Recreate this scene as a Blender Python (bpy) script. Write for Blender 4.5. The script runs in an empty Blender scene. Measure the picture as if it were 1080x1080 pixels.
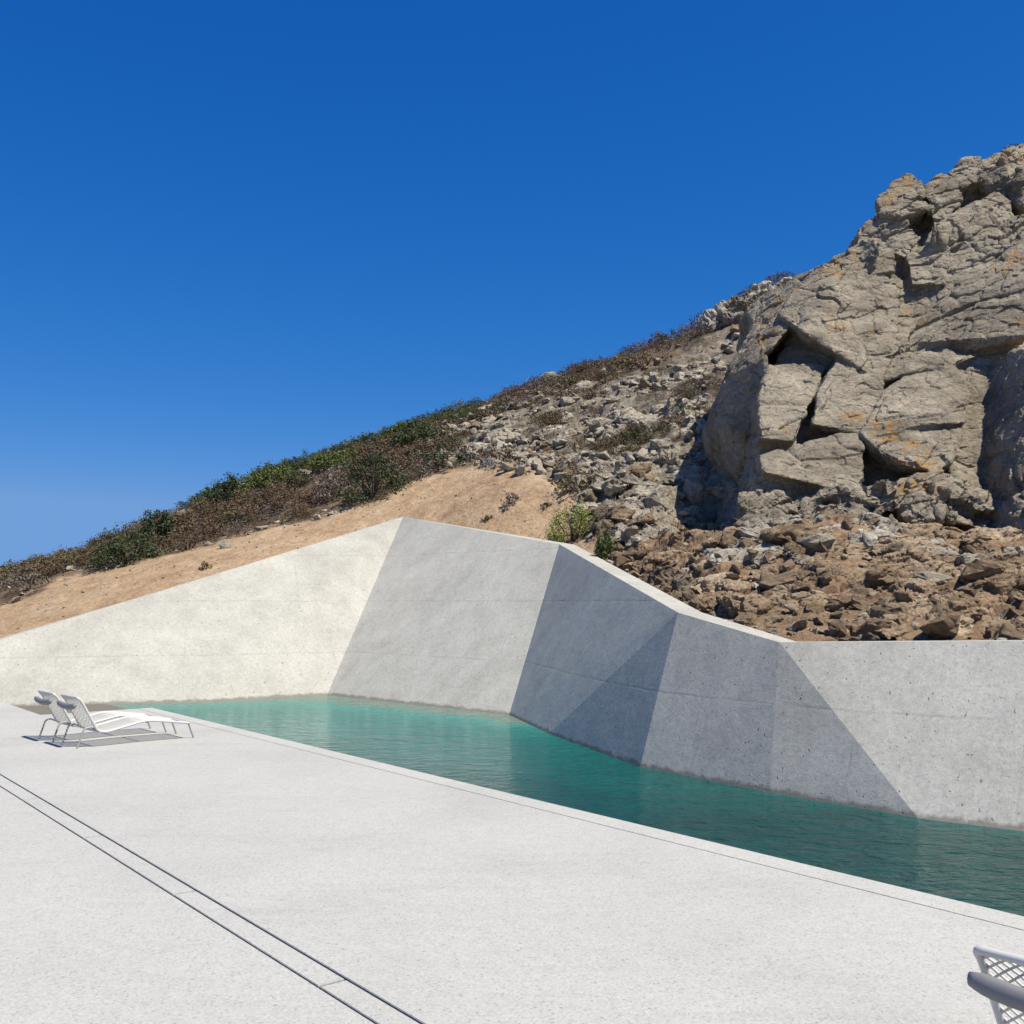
import bpy, bmesh, math, random
import numpy as np
from mathutils import Vector, Matrix

S = bpy.context.scene
COL = S.collection
R = math.radians
random.seed(7)
rng = np.random.default_rng(11)

# ------------------------------------------------------------------ camera
H = 1.9
PITCH = math.atan(94 / 1080)
cam_d = bpy.data.cameras.new("camera")
cam = bpy.data.objects.new("camera", cam_d)
COL.objects.link(cam)
cam.location = (0, 0, H)
cam.rotation_euler = (math.pi / 2 + PITCH, 0, 0)
cam_d.sensor_width = 36
cam_d.lens = 36
cam_d.clip_start = 0.05
cam_d.clip_end = 6000
S.camera = cam

# ------------------------------------------------------------------ sky and sun
SUN_E = R(60)
SUN_H = Vector((0.79, -0.61)).normalized()          # towards the sun, in plan
w = bpy.data.worlds.new("World")
S.world = w
w.use_nodes = True
wn = w.node_tree
wn.nodes.clear()
sky = wn.nodes.new("ShaderNodeTexSky")
sky.sky_type = 'NISHITA'
sky.sun_disc = False
sky.sun_elevation = SUN_E
sky.sun_rotation = math.atan2(SUN_H.x, SUN_H.y)
sky.altitude = 200
sky.air_density = 1.0
sky.dust_density = 0.25
sky.ozone_density = 3.0
# the photograph's sky is a deeper, flatter blue than the raw model: compress each channel a little
sepc = wn.nodes.new("ShaderNodeSeparateColor")
comb = wn.nodes.new("ShaderNodeCombineColor")
wn.links.new(sky.outputs[0], sepc.inputs[0])
for ch, (gain, power, top_) in enumerate(((0.084, 2.06, 1.65), (0.675, 0.91, 3.45), (2.2, 0.60, 6.9))):
    m0 = wn.nodes.new("ShaderNodeMath")
    m0.operation = 'POWER'
    m0.inputs[1].default_value = power
    m1 = wn.nodes.new("ShaderNodeMath")
    m1.operation = 'MULTIPLY'
    m1.inputs[1].default_value = gain / 1.414
    wn.links.new(sepc.outputs[ch], m0.inputs[0])
    wn.links.new(m0.outputs[0], m1.inputs[0])
    m2 = wn.nodes.new("ShaderNodeMath")
    m2.operation = 'MINIMUM'
    m2.inputs[1].default_value = top_ / 1.414
    wn.links.new(m1.outputs[0], m2.inputs[0])
    wn.links.new(m2.outputs[0], comb.inputs[ch])
bg = wn.nodes.new("ShaderNodeBackground")
bg.inputs["Strength"].default_value = 0.1
wo = wn.nodes.new("ShaderNodeOutputWorld")
wn.links.new(comb.outputs[0], bg.inputs["Color"])
wn.links.new(bg.outputs[0], wo.inputs["Surface"])

sun_d = bpy.data.lights.new("sun", 'SUN')
sun_d.energy = 5.0
sun_d.angle = R(0.55)
sun_d.color = (1.0, 0.925, 0.77)
sun = bpy.data.objects.new("sun", sun_d)
COL.objects.link(sun)
sdir = Vector((SUN_H.x * math.cos(SUN_E), SUN_H.y * math.cos(SUN_E), math.sin(SUN_E)))
sun.rotation_euler = sdir.to_track_quat('Z', 'Y').to_euler()
sun.location = (20, -12, 40)

S.view_settings.view_transform = 'Standard'
S.view_settings.look = 'None'
S.view_settings.exposure = 0.5
S.view_settings.gamma = 1.0
S.cycles.use_denoising = True
S.cycles.max_bounces = 6

# ------------------------------------------------------------------ measuring helpers (photo pixel + distance -> place in the world)
K = H / 1.7
CP, SP = math.cos(PITCH), math.sin(PITCH)


def ray(px, py):
    u = (px - 540) / 1080
    v = (540 - py) / 1080
    return Vector((u, CP - v * SP, SP + v * CP))


def P(px, py, Y):
    d = ray(px, py)
    s = Y * K / d.y
    return Vector((d.x * s, d.y * s, H + d.z * s))


def G(px, py, z=0.0):
    d = ray(px, py)
    s = (z - H) / d.z
    return Vector((d.x * s, d.y * s, z))


def on_plane(px, py, a, b, c):
    n = (b - a).cross(c - a)
    d = ray(px, py)
    o = Vector((0, 0, H))
    s = n.dot(a - o) / n.dot(d)
    return o + d * s


def to_px(V):
    x, y, z = V[:, 0], V[:, 1], V[:, 2] - H
    f = y * CP + z * SP
    u = -y * SP + z * CP
    f = np.where(f < 0.1, 0.1, f)
    return 540 + 1080 * x / f, 540 - 1080 * u / f


# ------------------------------------------------------------------ mesh helpers
def link(o, parent=None):
    COL.objects.link(o)
    if parent is not None:
        o.parent = parent
    return o


def mesh_np(name, V, F, mat=None, parent=None, smooth=False, do_link=True):
    """V (n,3) array, F list of (m,k) index arrays"""
    me = bpy.data.meshes.new(name)
    V = np.asarray(V, dtype=np.float32)
    if not isinstance(F, (list, tuple)):
        F = [F]
    F = [np.asarray(f, dtype=np.int32) for f in F if len(f)]
    nl = sum(f.size for f in F)
    nf = sum(len(f) for f in F)
    me.vertices.add(len(V))
    me.vertices.foreach_set("co", V.ravel())
    me.loops.add(nl)
    me.loops.foreach_set("vertex_index", np.concatenate([f.ravel() for f in F]))
    me.polygons.add(nf)
    tot = np.concatenate([np.full(len(f), f.shape[1], dtype=np.int32) for f in F])
    st = np.concatenate([[0], np.cumsum(tot)[:-1]]).astype(np.int32)
    me.polygons.foreach_set("loop_start", st)
    me.polygons.foreach_set("loop_total", tot)
    me.update(calc_edges=True)
    me.validate()
    if smooth:
        me.polygons.foreach_set("use_smooth", np.ones(len(me.polygons), dtype=bool))
    if mat is not None:
        me.materials.append(mat)
    if not do_link:
        return me
    o = bpy.data.objects.new(name, me)
    return link(o, parent)


def get_co(me):
    a = np.empty(len(me.vertices) * 3, dtype=np.float32)
    me.vertices.foreach_get("co", a)
    return a.reshape(-1, 3).astype(np.float64)


def get_no(me):
    a = np.empty(len(me.vertices) * 3, dtype=np.float32)
    me.vertex_normals.foreach_get("vector", a)
    return a.reshape(-1, 3).astype(np.float64)


def bm_obj(name, bm, mat, parent=None, smooth=False):
    me = bpy.data.meshes.new(name)
    bm.to_mesh(me)
    bm.free()
    if smooth:
        for p in me.polygons:
            p.use_smooth = True
    if mat is not None:
        me.materials.append(mat)
    return link(bpy.data.objects.new(name, me), parent)


def tag(o, label=None, cat=None, group=None, kind=None):
    if label:
        o["label"] = label
    if cat:
        o["category"] = cat
    if group:
        o["group"] = group
    if kind:
        o["kind"] = kind
    return o


def empty(name, loc, rz=0):
    o = bpy.data.objects.new(name, None)
    o.empty_display_size = 0.2
    o.location = loc
    o.rotation_euler = (0, 0, rz)
    return link(o)


def copy_tree(o, parent=None):
    c = o.copy()
    COL.objects.link(c)
    c.parent = parent
    for ch in list(o.children):
        copy_tree(ch, c)
    return c


def attr(me, name, vals):
    a = me.attributes.new(name, 'FLOAT', 'POINT')
    a.data.foreach_set("value", np.asarray(vals, dtype=np.float32))


# ------------------------------------------------------------------ numpy noise
def _hash(ix, iy, iz, k):
    with np.errstate(over='ignore'):
        h = (ix.astype(np.uint64) * np.uint64(0x9E3779B185EBCA87)
             ^ iy.astype(np.uint64) * np.uint64(0xC2B2AE3D27D4EB4F)
             ^ iz.astype(np.uint64) * np.uint64(0x165667B19E3779F9)
             ^ np.uint64(k * 7919 + 1) * np.uint64(0xD6E8FEB86659FD93))
        h ^= h >> np.uint64(32)
        h *= np.uint64(0xD6E8FEB86659FD93)
        h ^= h >> np.uint64(29)
        h *= np.uint64(0xA24BAED4963EE407)
        h ^= h >> np.uint64(32)
    return (h & np.uint64(0xFFFFFF)).astype(np.float64) / float(0xFFFFFF)


def vnoise(Pn, k=0):
    i = np.floor(Pn).astype(np.int64)
    f = Pn - i
    f = f * f * (3 - 2 * f)
    out = 0
    for dx in (0, 1):
        for dy in (0, 1):
            for dz in (0, 1):
                wt = (f[:, 0] if dx else 1 - f[:, 0]) * (f[:, 1] if dy else 1 - f[:, 1]) * (f[:, 2] if dz else 1 - f[:, 2])
                out = out + wt * _hash(i[:, 0] + dx, i[:, 1] + dy, i[:, 2] + dz, k)
    return out * 2 - 1


def fbm(Pn, oct=4, k=0, gain=0.5):
    a, s, t = 1.0, 1.0, 0.0
    out = 0
    for o in range(oct):
        out = out + a * vnoise(Pn * s + 17.3 * o, k + o)
        t += a
        a *= gain
        s *= 2.03
    return out / t


def facets(Pn, k=0, tilt=0.9):
    """broken-rock relief: every Voronoi cell is its own tilted plane; returns height (-1..1) and nearness to a crack"""
    i0 = np.floor(Pn).astype(np.int64)
    d1 = np.full(len(Pn), 1e9)
    d2 = np.full(len(Pn), 1e9)
    h1 = np.zeros(len(Pn))
    for dx in (-1, 0, 1):
        for dy in (-1, 0, 1):
            for dz in (-1, 0, 1):
                cx, cy, cz = i0[:, 0] + dx, i0[:, 1] + dy, i0[:, 2] + dz
                sx = cx + _hash(cx, cy, cz, k)
                sy = cy + _hash(cx, cy, cz, k + 1)
                sz = cz + _hash(cx, cy, cz, k + 2)
                rx, ry, rz = Pn[:, 0] - sx, Pn[:, 1] - sy, Pn[:, 2] - sz
                d = np.sqrt(rx * rx + ry * ry + rz * rz)
                off = _hash(cx, cy, cz, k + 3) * 2 - 1
                gx = _hash(cx, cy, cz, k + 4) * 2 - 1
                gy = _hash(cx, cy, cz, k + 5) * 2 - 1
                gz = _hash(cx, cy, cz, k + 6) * 2 - 1
                h = off * 0.6 + tilt * (gx * rx + gy * ry + gz * rz)
                near = d < d1
                d2 = np.where(near, d1, np.minimum(d2, d))
                h1 = np.where(near, h, h1)
                d1 = np.where(near, d, d1)
    crack = np.clip(1 - (d2 - d1) / 0.14, 0, 1)
    return h1, crack


ROT = np.array(Matrix.Rotation(0.5, 3, Vector((0.3, 1, 0.25)).normalized()))


def rock_relief(V, N, scales, k=0, squash=(1, 1, 1.5)):
    """push a surface along its normals by broken-rock relief; scales = [(cell size, height, crack depth)]"""
    for q, (s, a, c) in enumerate(scales):
        Pn = (V @ ROT.T) / s * np.array(squash)
        Pn = Pn + 0.25 * np.stack([vnoise(Pn * 1.7 + 3, k + 50 + q), vnoise(Pn * 1.7 + 9, k + 60 + q), vnoise(Pn * 1.7 + 21, k + 70 + q)], 1)
        h, cr = facets(Pn, k + 10 * q)
        V = V + N * (a * h - c * cr)[:, None]
    return V


# ------------------------------------------------------------------ materials
class NT:
    def __init__(s, name, f=0.74):
        s.f = f
        s.m = bpy.data.materials.new(name)
        s.m.use_nodes = True
        s.t = s.m.node_tree
        s.b = s.t.nodes["Principled BSDF"]

    def n(s, typ, **kw):
        nd = s.t.nodes.new("ShaderNode" + typ)
        for k_, v in kw.items():
            setattr(nd, k_, v)
        return nd

    def l(s, a, b):
        s.t.links.new(a, b)

    def co(s, kind="Object"):
        return s.n("TexCoord").outputs[kind]

    def mapping(s, src, scale=(1, 1, 1), rot=(0, 0, 0)):
        m = s.n("Mapping")
        m.inputs["Scale"].default_value = scale
        m.inputs["Rotation"].default_value = rot
        s.l(src, m.inputs["Vector"])
        return m.outputs[0]

    def noise(s, src, scale, detail=6, rough=0.6, dist=0.0):
        n = s.n("TexNoise")
        n.inputs["Scale"].default_value = scale
        n.inputs["Detail"].default_value = detail
        n.inputs["Roughness"].default_value = rough
        n.inputs["Distortion"].default_value = dist
        s.l(src, n.inputs["Vector"])
        return n.outputs[0]

    def voronoi(s, src, scale, feature='F1', out=0):
        n = s.n("TexVoronoi", feature=feature)
        n.inputs["Scale"].default_value = scale
        s.l(src, n.inputs["Vector"])
        return n.outputs[out]

    def ramp(s, fac, stops, interp='LINEAR'):
        r = s.n("ValToRGB")
        r.color_ramp.interpolation = interp
        e = r.color_ramp.elements
        while len(e) > 1:
            e.remove(e[-1])
        e[0].position = stops[0][0]
        e[0].color = _c(stops[0][1])
        for p, c in stops[1:]:
            x = e.new(p)
            x.color = _c(c)
        s.l(fac, r.inputs[0])
        return r.outputs[0]

    def mix(s, fac, a, b, mode='MIX'):
        m = s.n("Mix", data_type='RGBA', blend_type=mode)
        for sock, val in ((m.inputs[0], fac), (m.inputs[6], a), (m.inputs[7], b)):
            if isinstance(val, (int, float)):
                sock.default_value = val if sock.type == 'VALUE' else (val, val, val, 1)
            elif isinstance(val, tuple):
                sock.default_value = _c(val)
            else:
                s.l(val, sock)
        return m.outputs[2]

    def math(s, op, a, b=None, c=None, clamp=False):
        m = s.n("Math", operation=op, use_clamp=clamp)
        for i, v in enumerate((a, b, c)):
            if v is None:
                continue
            if isinstance(v, (int, float)):
                m.inputs[i].default_value = v
            else:
                s.l(v, m.inputs[i])
        return m.outputs[0]

    def attr(s, name):
        return s.n("Attribute", attribute_name=name).outputs["Fac"]

    def bump(s, h, strength=0.5, dist=0.02, prev=None):
        b = s.n("Bump")
        b.inputs["Strength"].default_value = strength
        b.inputs["Distance"].default_value = dist
        s.l(h, b.inputs["Height"])
        if prev is not None:
            s.l(prev, b.inputs["Normal"])
        return b.outputs[0]

    def done(s, color=None, rough=0.8, normal=None, spec=None):
        if color is not None:
            if isinstance(color, tuple):
                s.b.inputs["Base Color"].default_value = _c(color)
            else:
                s.l(s.mix(1.0, color, (s.f, s.f, s.f), 'MULTIPLY'), s.b.inputs["Base Color"])
        if isinstance(rough, (int, float)):
            s.b.inputs["Roughness"].default_value = rough
        else:
            s.l(rough, s.b.inputs["Roughness"])
        if normal is not None:
            s.l(normal, s.b.inputs["Normal"])
        if spec is not None:
            s.b.inputs["Specular IOR Level"].default_value = spec
        return s.m


def _c(c):
    return c if len(c) == 4 else (*c, 1.0)


def mat_deck(name, base=(0.545, 0.545, 0.528)):
    t = NT(name)
    o = t.co()
    fine = t.noise(o, 80, 4, 0.8)
    v = t.voronoi(o, 92, out=1)
    mid = t.noise(o, 9, 5, 0.65)
    big = t.noise(t.mapping(o, (1, 1, 1)), 0.55, 5, 0.6, 0.4)
    c = t.ramp(big, [(0.25, tuple(x * 0.90 for x in base)), (0.5, base), (0.75, tuple(min(x * 1.06, .8) for x in base))])
    c = t.mix(0.55, c, t.ramp(mid, [(0.3, (0.86, 0.86, 0.85)), (0.7, (1.0, 1.0, 1.0))]), 'MULTIPLY')
    c = t.mix(0.55, c, t.ramp(v, [(0.06, (0.38, 0.38, 0.39)), (0.2, (0.84, 0.84, 0.83)), (0.55, (1.02, 1.02, 1.0)), (0.9, (1.2, 1.19, 1.16))]), 'MULTIPLY')
    drag = t.noise(t.mapping(o, (0.35, 2.2, 1), (0, 0, R(-12))), 0.9, 6, 0.65, 0.8)
    c = t.mix(0.32, c, t.ramp(drag, [(0.36, (0.86, 0.86, 0.86)), (0.46, (1, 1, 1)), (0.62, (1, 1, 1)), (0.74, (1.05, 1.045, 1.03))]), 'MULTIPLY')
    gr = t.noise(o, 42, 3, 0.8)
    c = t.mix(0.55, c, t.ramp(gr, [(0.3, (0.84, 0.84, 0.84)), (0.55, (1.02, 1.02, 1.02)), (0.7, (1.08, 1.08, 1.07))]), 'MULTIPLY')
    spots = t.ramp(t.voronoi(o, 23), [(0.035, (1, 1, 1)), (0.075, (0, 0, 0))])
    c = t.mix(t.math('MULTIPLY', spots, 0.35), c, (0.36, 0.36, 0.36))
    return t.done(c, 0.85, t.bump(fine, 0.35, 0.004), 0.3)


def mat_wall():
    t = NT("cast_concrete")
    o = t.co()
    uvn = t.n("UVMap", uv_map="panel")
    sep = t.n("SeparateXYZ")
    t.l(uvn.outputs[0], sep.inputs[0])
    wob = t.math('MULTIPLY', t.math('SUBTRACT', t.noise(o, 2.2, 4, 0.6), 0.5), 0.05)
    # lift joints every 1.13 m of height, panel joints every 2.45 m along each face

    def lines(src, period, off, width):
        a = t.math('ADD', t.math('ADD', src, wob), off)
        f = t.math('ABSOLUTE', t.math('SUBTRACT', t.math('FRACT', t.math('DIVIDE', a, period)), 0.5))
        return t.math('SUBTRACT', 1.0, t.math('DIVIDE', f, width / period), clamp=True)

    hz = lines(sep.outputs[1], 1.13, 0.565 - 1.9 + 1.13 * 2 , 0.022)
    vt = lines(sep.outputs[0], 2.45, 0.4, 0.018)
    broken = t.ramp(t.noise(o, 1.3, 4, 0.7), [(0.38, (0.08, 0.08, 0.08)), (0.62, (1, 1, 1))])
    jl = t.math('MULTIPLY', t.math('MAXIMUM', hz, t.math('MULTIPLY', vt, 0.8)), broken)
    big = t.noise(o, 0.5, 6, 0.62, 0.6)
    streak = t.noise(t.mapping(o, (2.6, 2.6, 0.28)), 1.0, 6, 0.65)
    c = t.ramp(big, [(0.28, (0.462, 0.452, 0.412)), (0.5, (0.546, 0.536, 0.490)), (0.72, (0.606, 0.596, 0.550))])
    c = t.mix(0.5, c, t.ramp(streak, [(0.3, (0.80, 0.80, 0.79)), (0.55, (1, 1, 1)), (0.75, (1.1, 1.09, 1.06))]), 'MULTIPLY')
    fine = t.noise(o, 42, 4, 0.75)
    c = t.mix(0.6, c, t.ramp(fine, [(0.3, (0.8, 0.8, 0.8)), (0.6, (1.04, 1.04, 1.03))]), 'MULTIPLY')
    gr = t.noise(o, 17, 3, 0.85)
    c = t.mix(0.8, c, t.ramp(gr, [(0.3, (0.78, 0.78, 0.78)), (0.52, (1.0, 1.0, 1.0)), (0.68, (1.12, 1.12, 1.11))]), 'MULTIPLY')
    blot = t.noise(o, 2.3, 7, 0.7, 0.5)
    c = t.mix(0.45, c, t.ramp(blot, [(0.34, (0.86, 0.855, 0.84)), (0.5, (1, 1, 1)), (0.66, (1.07, 1.07, 1.06))]), 'MULTIPLY')
    # pin holes
    wp = t.mix(0.12, o, t.noise(o, 9, 2), 'ADD')
    hole = t.ramp(t.voronoi(wp, 11), [(0.10, (1, 1, 1)), (0.15, (0, 0, 0))])
    keep = t.ramp(t.noise(o, 3.7, 2), [(0.43, (0, 0, 0)), (0.52, (1, 1, 1))])
    hole = t.math('MULTIPLY', hole, keep)
    hole2 = t.ramp(t.voronoi(wp, 31), [(0.14, (1, 1, 1)), (0.20, (0, 0, 0))])
    hole = t.math('MAXIMUM', hole, t.math('MULTIPLY', hole2, 0.45))
    c = t.mix(t.math('MULTIPLY', hole, 0.7), c, (0.15, 0.15, 0.15))
    c = t.mix(t.math('MULTIPLY', jl, 0.36), c, (0.26, 0.25, 0.235))
    # tide mark just above the water
    zz = t.n("SeparateXYZ")
    t.l(o, zz.inputs[0])
    tide = t.math('ADD', zz.outputs[2], t.math('MULTIPLY', t.math('SUBTRACT', t.noise(o, 5, 5, 0.7), 0.5), 0.16))
    tm = t.ramp(t.math('ADD', tide, 0.5), [(0.425, (1, 1, 1)), (0.462, (0, 0, 0))])
    c = t.mix(t.math('MULTIPLY', tm, 0.72), c, (0.17, 0.155, 0.125))
    hgt = t.math('SUBTRACT', t.math('MULTIPLY', fine, 0.5), t.math('ADD', hole, t.math('MULTIPLY', jl, 0.3)))
    nb = t.bump(hgt, 0.5, 0.012)
    nb = t.bump(t.noise(o, 3, 5, 0.6), 0.25, 0.05, nb)
    return t.done(c, 0.8, nb, 0.3)


def mat_rock(name, tones, lichen=0.6, dust=None, bscale=1.0, f=0.86):
    t = NT(name, f)
    o = t.co()
    big = t.noise(o, 0.8, 8, 0.68, 0.5)
    strata = t.noise(t.mapping(o, (1.2, 1.2, 4.5), (0.35, 0.5, 0.2)), 1.6, 8, 0.7, 0.4)
    c = t.ramp(big, [(0.28, tones[0]), (0.48, tones[1]), (0.7, tones[2])])
    c = t.mix(0.75, c, t.ramp(strata, [(0.3, (0.62, 0.60, 0.58)), (0.5, (1, 1, 1)), (0.72, (1.25, 1.22, 1.16))]), 'MULTIPLY')
    sp = t.noise(t.mapping(o, (1, 1, 1.7), (0.3, 0.4, 0.1)), 15, 7, 0.8)
    c = t.mix(0.8, c, t.ramp(sp, [(0.32, (0.40, 0.39, 0.38)), (0.47, (0.95, 0.95, 0.95)), (0.56, (1.08, 1.07, 1.05)), (0.68, (1.6, 1.57, 1.5))]), 'MULTIPLY')
    ck = t.ramp(t.voronoi(t.mix(0.35, o, t.noise(o, 1.8, 5, 0.7), 'ADD'), 0.8, 'DISTANCE_TO_EDGE'), [(0.0, (1, 1, 1)), (0.011, (0, 0, 0))])
    ckm = t.math('MULTIPLY', ck, t.ramp(t.noise(o, 0.9, 3), [(0.45, (0, 0, 0)), (0.6, (1, 1, 1))]))
    c = t.mix(t.math('MULTIPLY', ckm, 0.3), c, (0.05, 0.045, 0.04))
    dk = t.ramp(t.noise(t.mapping(o, (1, 1, 2.2), (0.3, 0.4, 0.1)), 8.5, 7, 0.8, 0.6), [(0.34, (1, 1, 1)), (0.43, (0, 0, 0))])
    c = t.mix(t.math('MULTIPLY', dk, 0.7), c, (0.055, 0.048, 0.04))
    if lichen > 0:
        lm = t.math('MULTIPLY', t.ramp(t.noise(o, 0.62, 3, 0.5), [(0.60, (0, 0, 0)), (0.66, (1, 1, 1))]),
                    t.ramp(t.noise(o, 4.5, 6, 0.75), [(0.50, (0, 0, 0)), (0.57, (1, 1, 1))]))
        c = t.mix(t.math('MULTIPLY', lm, lichen), c, (0.36, 0.19, 0.045))
        lg = t.ramp(t.noise(o, 2.4, 7, 0.75), [(0.58, (0, 0, 0)), (0.66, (1, 1, 1))])
        c = t.mix(t.math('MULTIPLY', lg, 0.35), c, (0.34, 0.335, 0.27))
    nb = t.bump(t.noise(o, 5 * bscale, 10, 0.74, 0.3), 0.95, 0.065)
    nb = t.bump(strata, 0.5, 0.05, nb)
    nb = t.bump(ckm, 0.4, -0.04, nb)
    nb = t.bump(dk, 0.5, -0.03, nb)
    return t.done(c, 0.92, nb, 0.2)


def mat_plain(name, c, rough=0.5, metal=0.0):
    t = NT(name)
    v = t.noise(t.co(), 20, 4)
    col = t.mix(0.25, c, t.ramp(v, [(0.3, tuple(x * 0.8 for x in c)), (0.7, c)]))
    t.b.inputs["Metallic"].default_value = metal
    return t.done(col, rough)


def mat_leaf(name, a, b):
    t = NT(name, 0.85)
    g = t.n("NewGeometry")
    info = t.n("ObjectInfo")
    c = t.mix(g.outputs["Random Per Island"], a, b)
    c = t.mix(0.5, c, t.ramp(info.outputs["Random"], [(0, (0.72, 0.78, 0.75)), (1, (1.22, 1.15, 1.1))]), 'MULTIPLY')
    t.b.inputs["Subsurface Weight"].default_value = 0.0
    return t.done(c, 0.65, None, 0.3)


M = {
    'deck': mat_deck("pale_deck_concrete"),
    'coping': mat_deck("pale_coping_concrete", (0.565, 0.563, 0.54)),
    'wall': mat_wall(),
    'slot': mat_plain("slot_shadow_gap", (0.01, 0.01, 0.01), 0.95),  # near-black colour stands in for the deep shade inside the slots
    'wet': mat_deck('damp_stained_concrete', (0.21, 0.195, 0.165)),
    'joint': mat_plain('grey_joint_filler', (0.17, 0.17, 0.18), 0.9),
    'cliff': mat_rock("cliff_rock", ((0.12, 0.101, 0.078), (0.275, 0.241, 0.19), (0.41, 0.365, 0.292)), 0.8),
    'stone': mat_rock("loose_stone", ((0.17, 0.145, 0.112), (0.39, 0.35, 0.285), (0.60, 0.555, 0.47)), 0.3, bscale=2),
    'brown_stone': mat_rock("brown_stone", ((0.13, 0.092, 0.06), (0.27, 0.197, 0.13), (0.42, 0.33, 0.235)), 0.1, bscale=2),
    'ledge': mat_rock(name="ledge_rock", f=0.95, tones=((0.10, 0.069, 0.043), (0.30, 0.22, 0.142), (0.50, 0.40, 0.29)), lichen=0.1, bscale=2),
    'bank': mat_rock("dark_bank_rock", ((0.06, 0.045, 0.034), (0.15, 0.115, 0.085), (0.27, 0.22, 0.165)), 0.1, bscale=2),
    'tube': mat_plain("white_coated_tube", (0.72, 0.71, 0.69), 0.35),
    'cord': mat_plain("white_cord", (0.74, 0.73, 0.70), 0.6),
    'pad': mat_plain("grey_pad", (0.25, 0.25, 0.255), 0.55),
    'leg': mat_plain("shade_greyed_leg", (0.40, 0.39, 0.37), 0.4),  # white legs toned down to greige, their shaded look put into the colour
    'stem': mat_plain("dry_stem", (0.12, 0.085, 0.06), 0.9),
    'dead_twig': mat_plain("dead_twig", (0.30, 0.24, 0.18), 0.9),
    'leaf_dark': mat_leaf("dark_green_leaf", (0.026, 0.042, 0.015), (0.075, 0.10, 0.035)),
    'leaf_green': mat_leaf("green_leaf", (0.055, 0.085, 0.018), (0.14, 0.17, 0.045)),
    'leaf_bright': mat_leaf("bright_green_leaf", (0.13, 0.17, 0.03), (0.32, 0.33, 0.09)),
    'leaf_brown': mat_leaf("brown_heath_leaf", (0.10, 0.066, 0.042), (0.175, 0.112, 0.066)),
    'leaf_grey': mat_leaf("grey_dry_leaf", (0.13, 0.105, 0.09), (0.21, 0.175, 0.15)),
    'leaf_olive': mat_leaf("olive_heath_leaf", (0.08, 0.072, 0.03), (0.19, 0.155, 0.07)),
}


def mat_water():
    t = NT("pool_water", 0.8)
    o = t.co()
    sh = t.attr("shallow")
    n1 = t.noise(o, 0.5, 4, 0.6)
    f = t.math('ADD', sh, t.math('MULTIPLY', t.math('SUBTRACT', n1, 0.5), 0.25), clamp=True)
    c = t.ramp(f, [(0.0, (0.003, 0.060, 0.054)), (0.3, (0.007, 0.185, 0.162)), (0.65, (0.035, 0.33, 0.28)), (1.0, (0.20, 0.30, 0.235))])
    st = t.mapping(o, (1.0, 1.7, 1), (0, 0, R(-52)))
    w1 = t.noise(st, 2.3, 4, 0.55, 0.6)
    w2 = t.noise(st, 7.5, 4, 0.6, 0.8)
    nb = t.bump(w1, 0.9, 0.2)
    nb = t.bump(w2, 0.9, 0.07, nb)
    t.b.inputs["IOR"].default_value = 1.33
    return t.done(c, 0.03, nb, 0.5)


M['water'] = mat_water()


def mat_ground():
    t = NT("hillside_ground", 0.80)
    o = t.co()
    sand, rock, soil, brown = t.attr("sand"), t.attr("rock"), t.attr("soil"), t.attr("terrace")
    n = t.noise(o, 1.3, 8, 0.7)
    nf = t.noise(o, 11, 8, 0.75)
    scrub = t.ramp(n, [(0.3, (0.10, 0.07, 0.045)), (0.55, (0.19, 0.135, 0.09)), (0.75, (0.30, 0.24, 0.18))])
    sandc = t.ramp(n, [(0.28, (0.36, 0.235, 0.14)), (0.5, (0.49, 0.345, 0.215)), (0.72, (0.60, 0.465, 0.33))])
    rockc = t.ramp(t.noise(o, 1.0, 9, 0.72, 0.4), [(0.3, (0.10, 0.08, 0.058)), (0.48, (0.23, 0.195, 0.15)), (0.66, (0.44, 0.40, 0.33))])
    terr = t.ramp(t.noise(t.mapping(o, (1, 1, 2.5)), 1.8, 9, 0.72, 0.6), [(0.28, (0.10, 0.066, 0.042)), (0.46, (0.30, 0.20, 0.125)), (0.62, (0.42, 0.29, 0.185)), (0.78, (0.50, 0.40, 0.285))])
    c = t.mix(rock, scrub, rockc)
    c = t.mix(brown, c, terr)
    c = t.mix(sand, c, sandc)
    c = t.mix(0.75, c, t.ramp(nf, [(0.3, (0.6, 0.58, 0.56)), (0.5, (1, 1, 1)), (0.7, (1.25, 1.24, 1.2))]), 'MULTIPLY')
    peb = t.ramp(t.voronoi(o, 16, out=1), [(0.0, (0.7, 0.7, 0.7)), (0.6, (1, 1, 1)), (0.93, (1.05, 1.05, 1.05)), (0.97, (1.6, 1.6, 1.55))])
    c = t.mix(0.6, c, peb, 'MULTIPLY')
    nb = t.bump(nf, 0.8, 0.06)
    nb = t.bump(t.noise(o, 3, 8, 0.7), 0.7, 0.12, nb)
    return t.done(c, 0.95, nb, 0.15)


M['ground'] = mat_ground()

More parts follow.
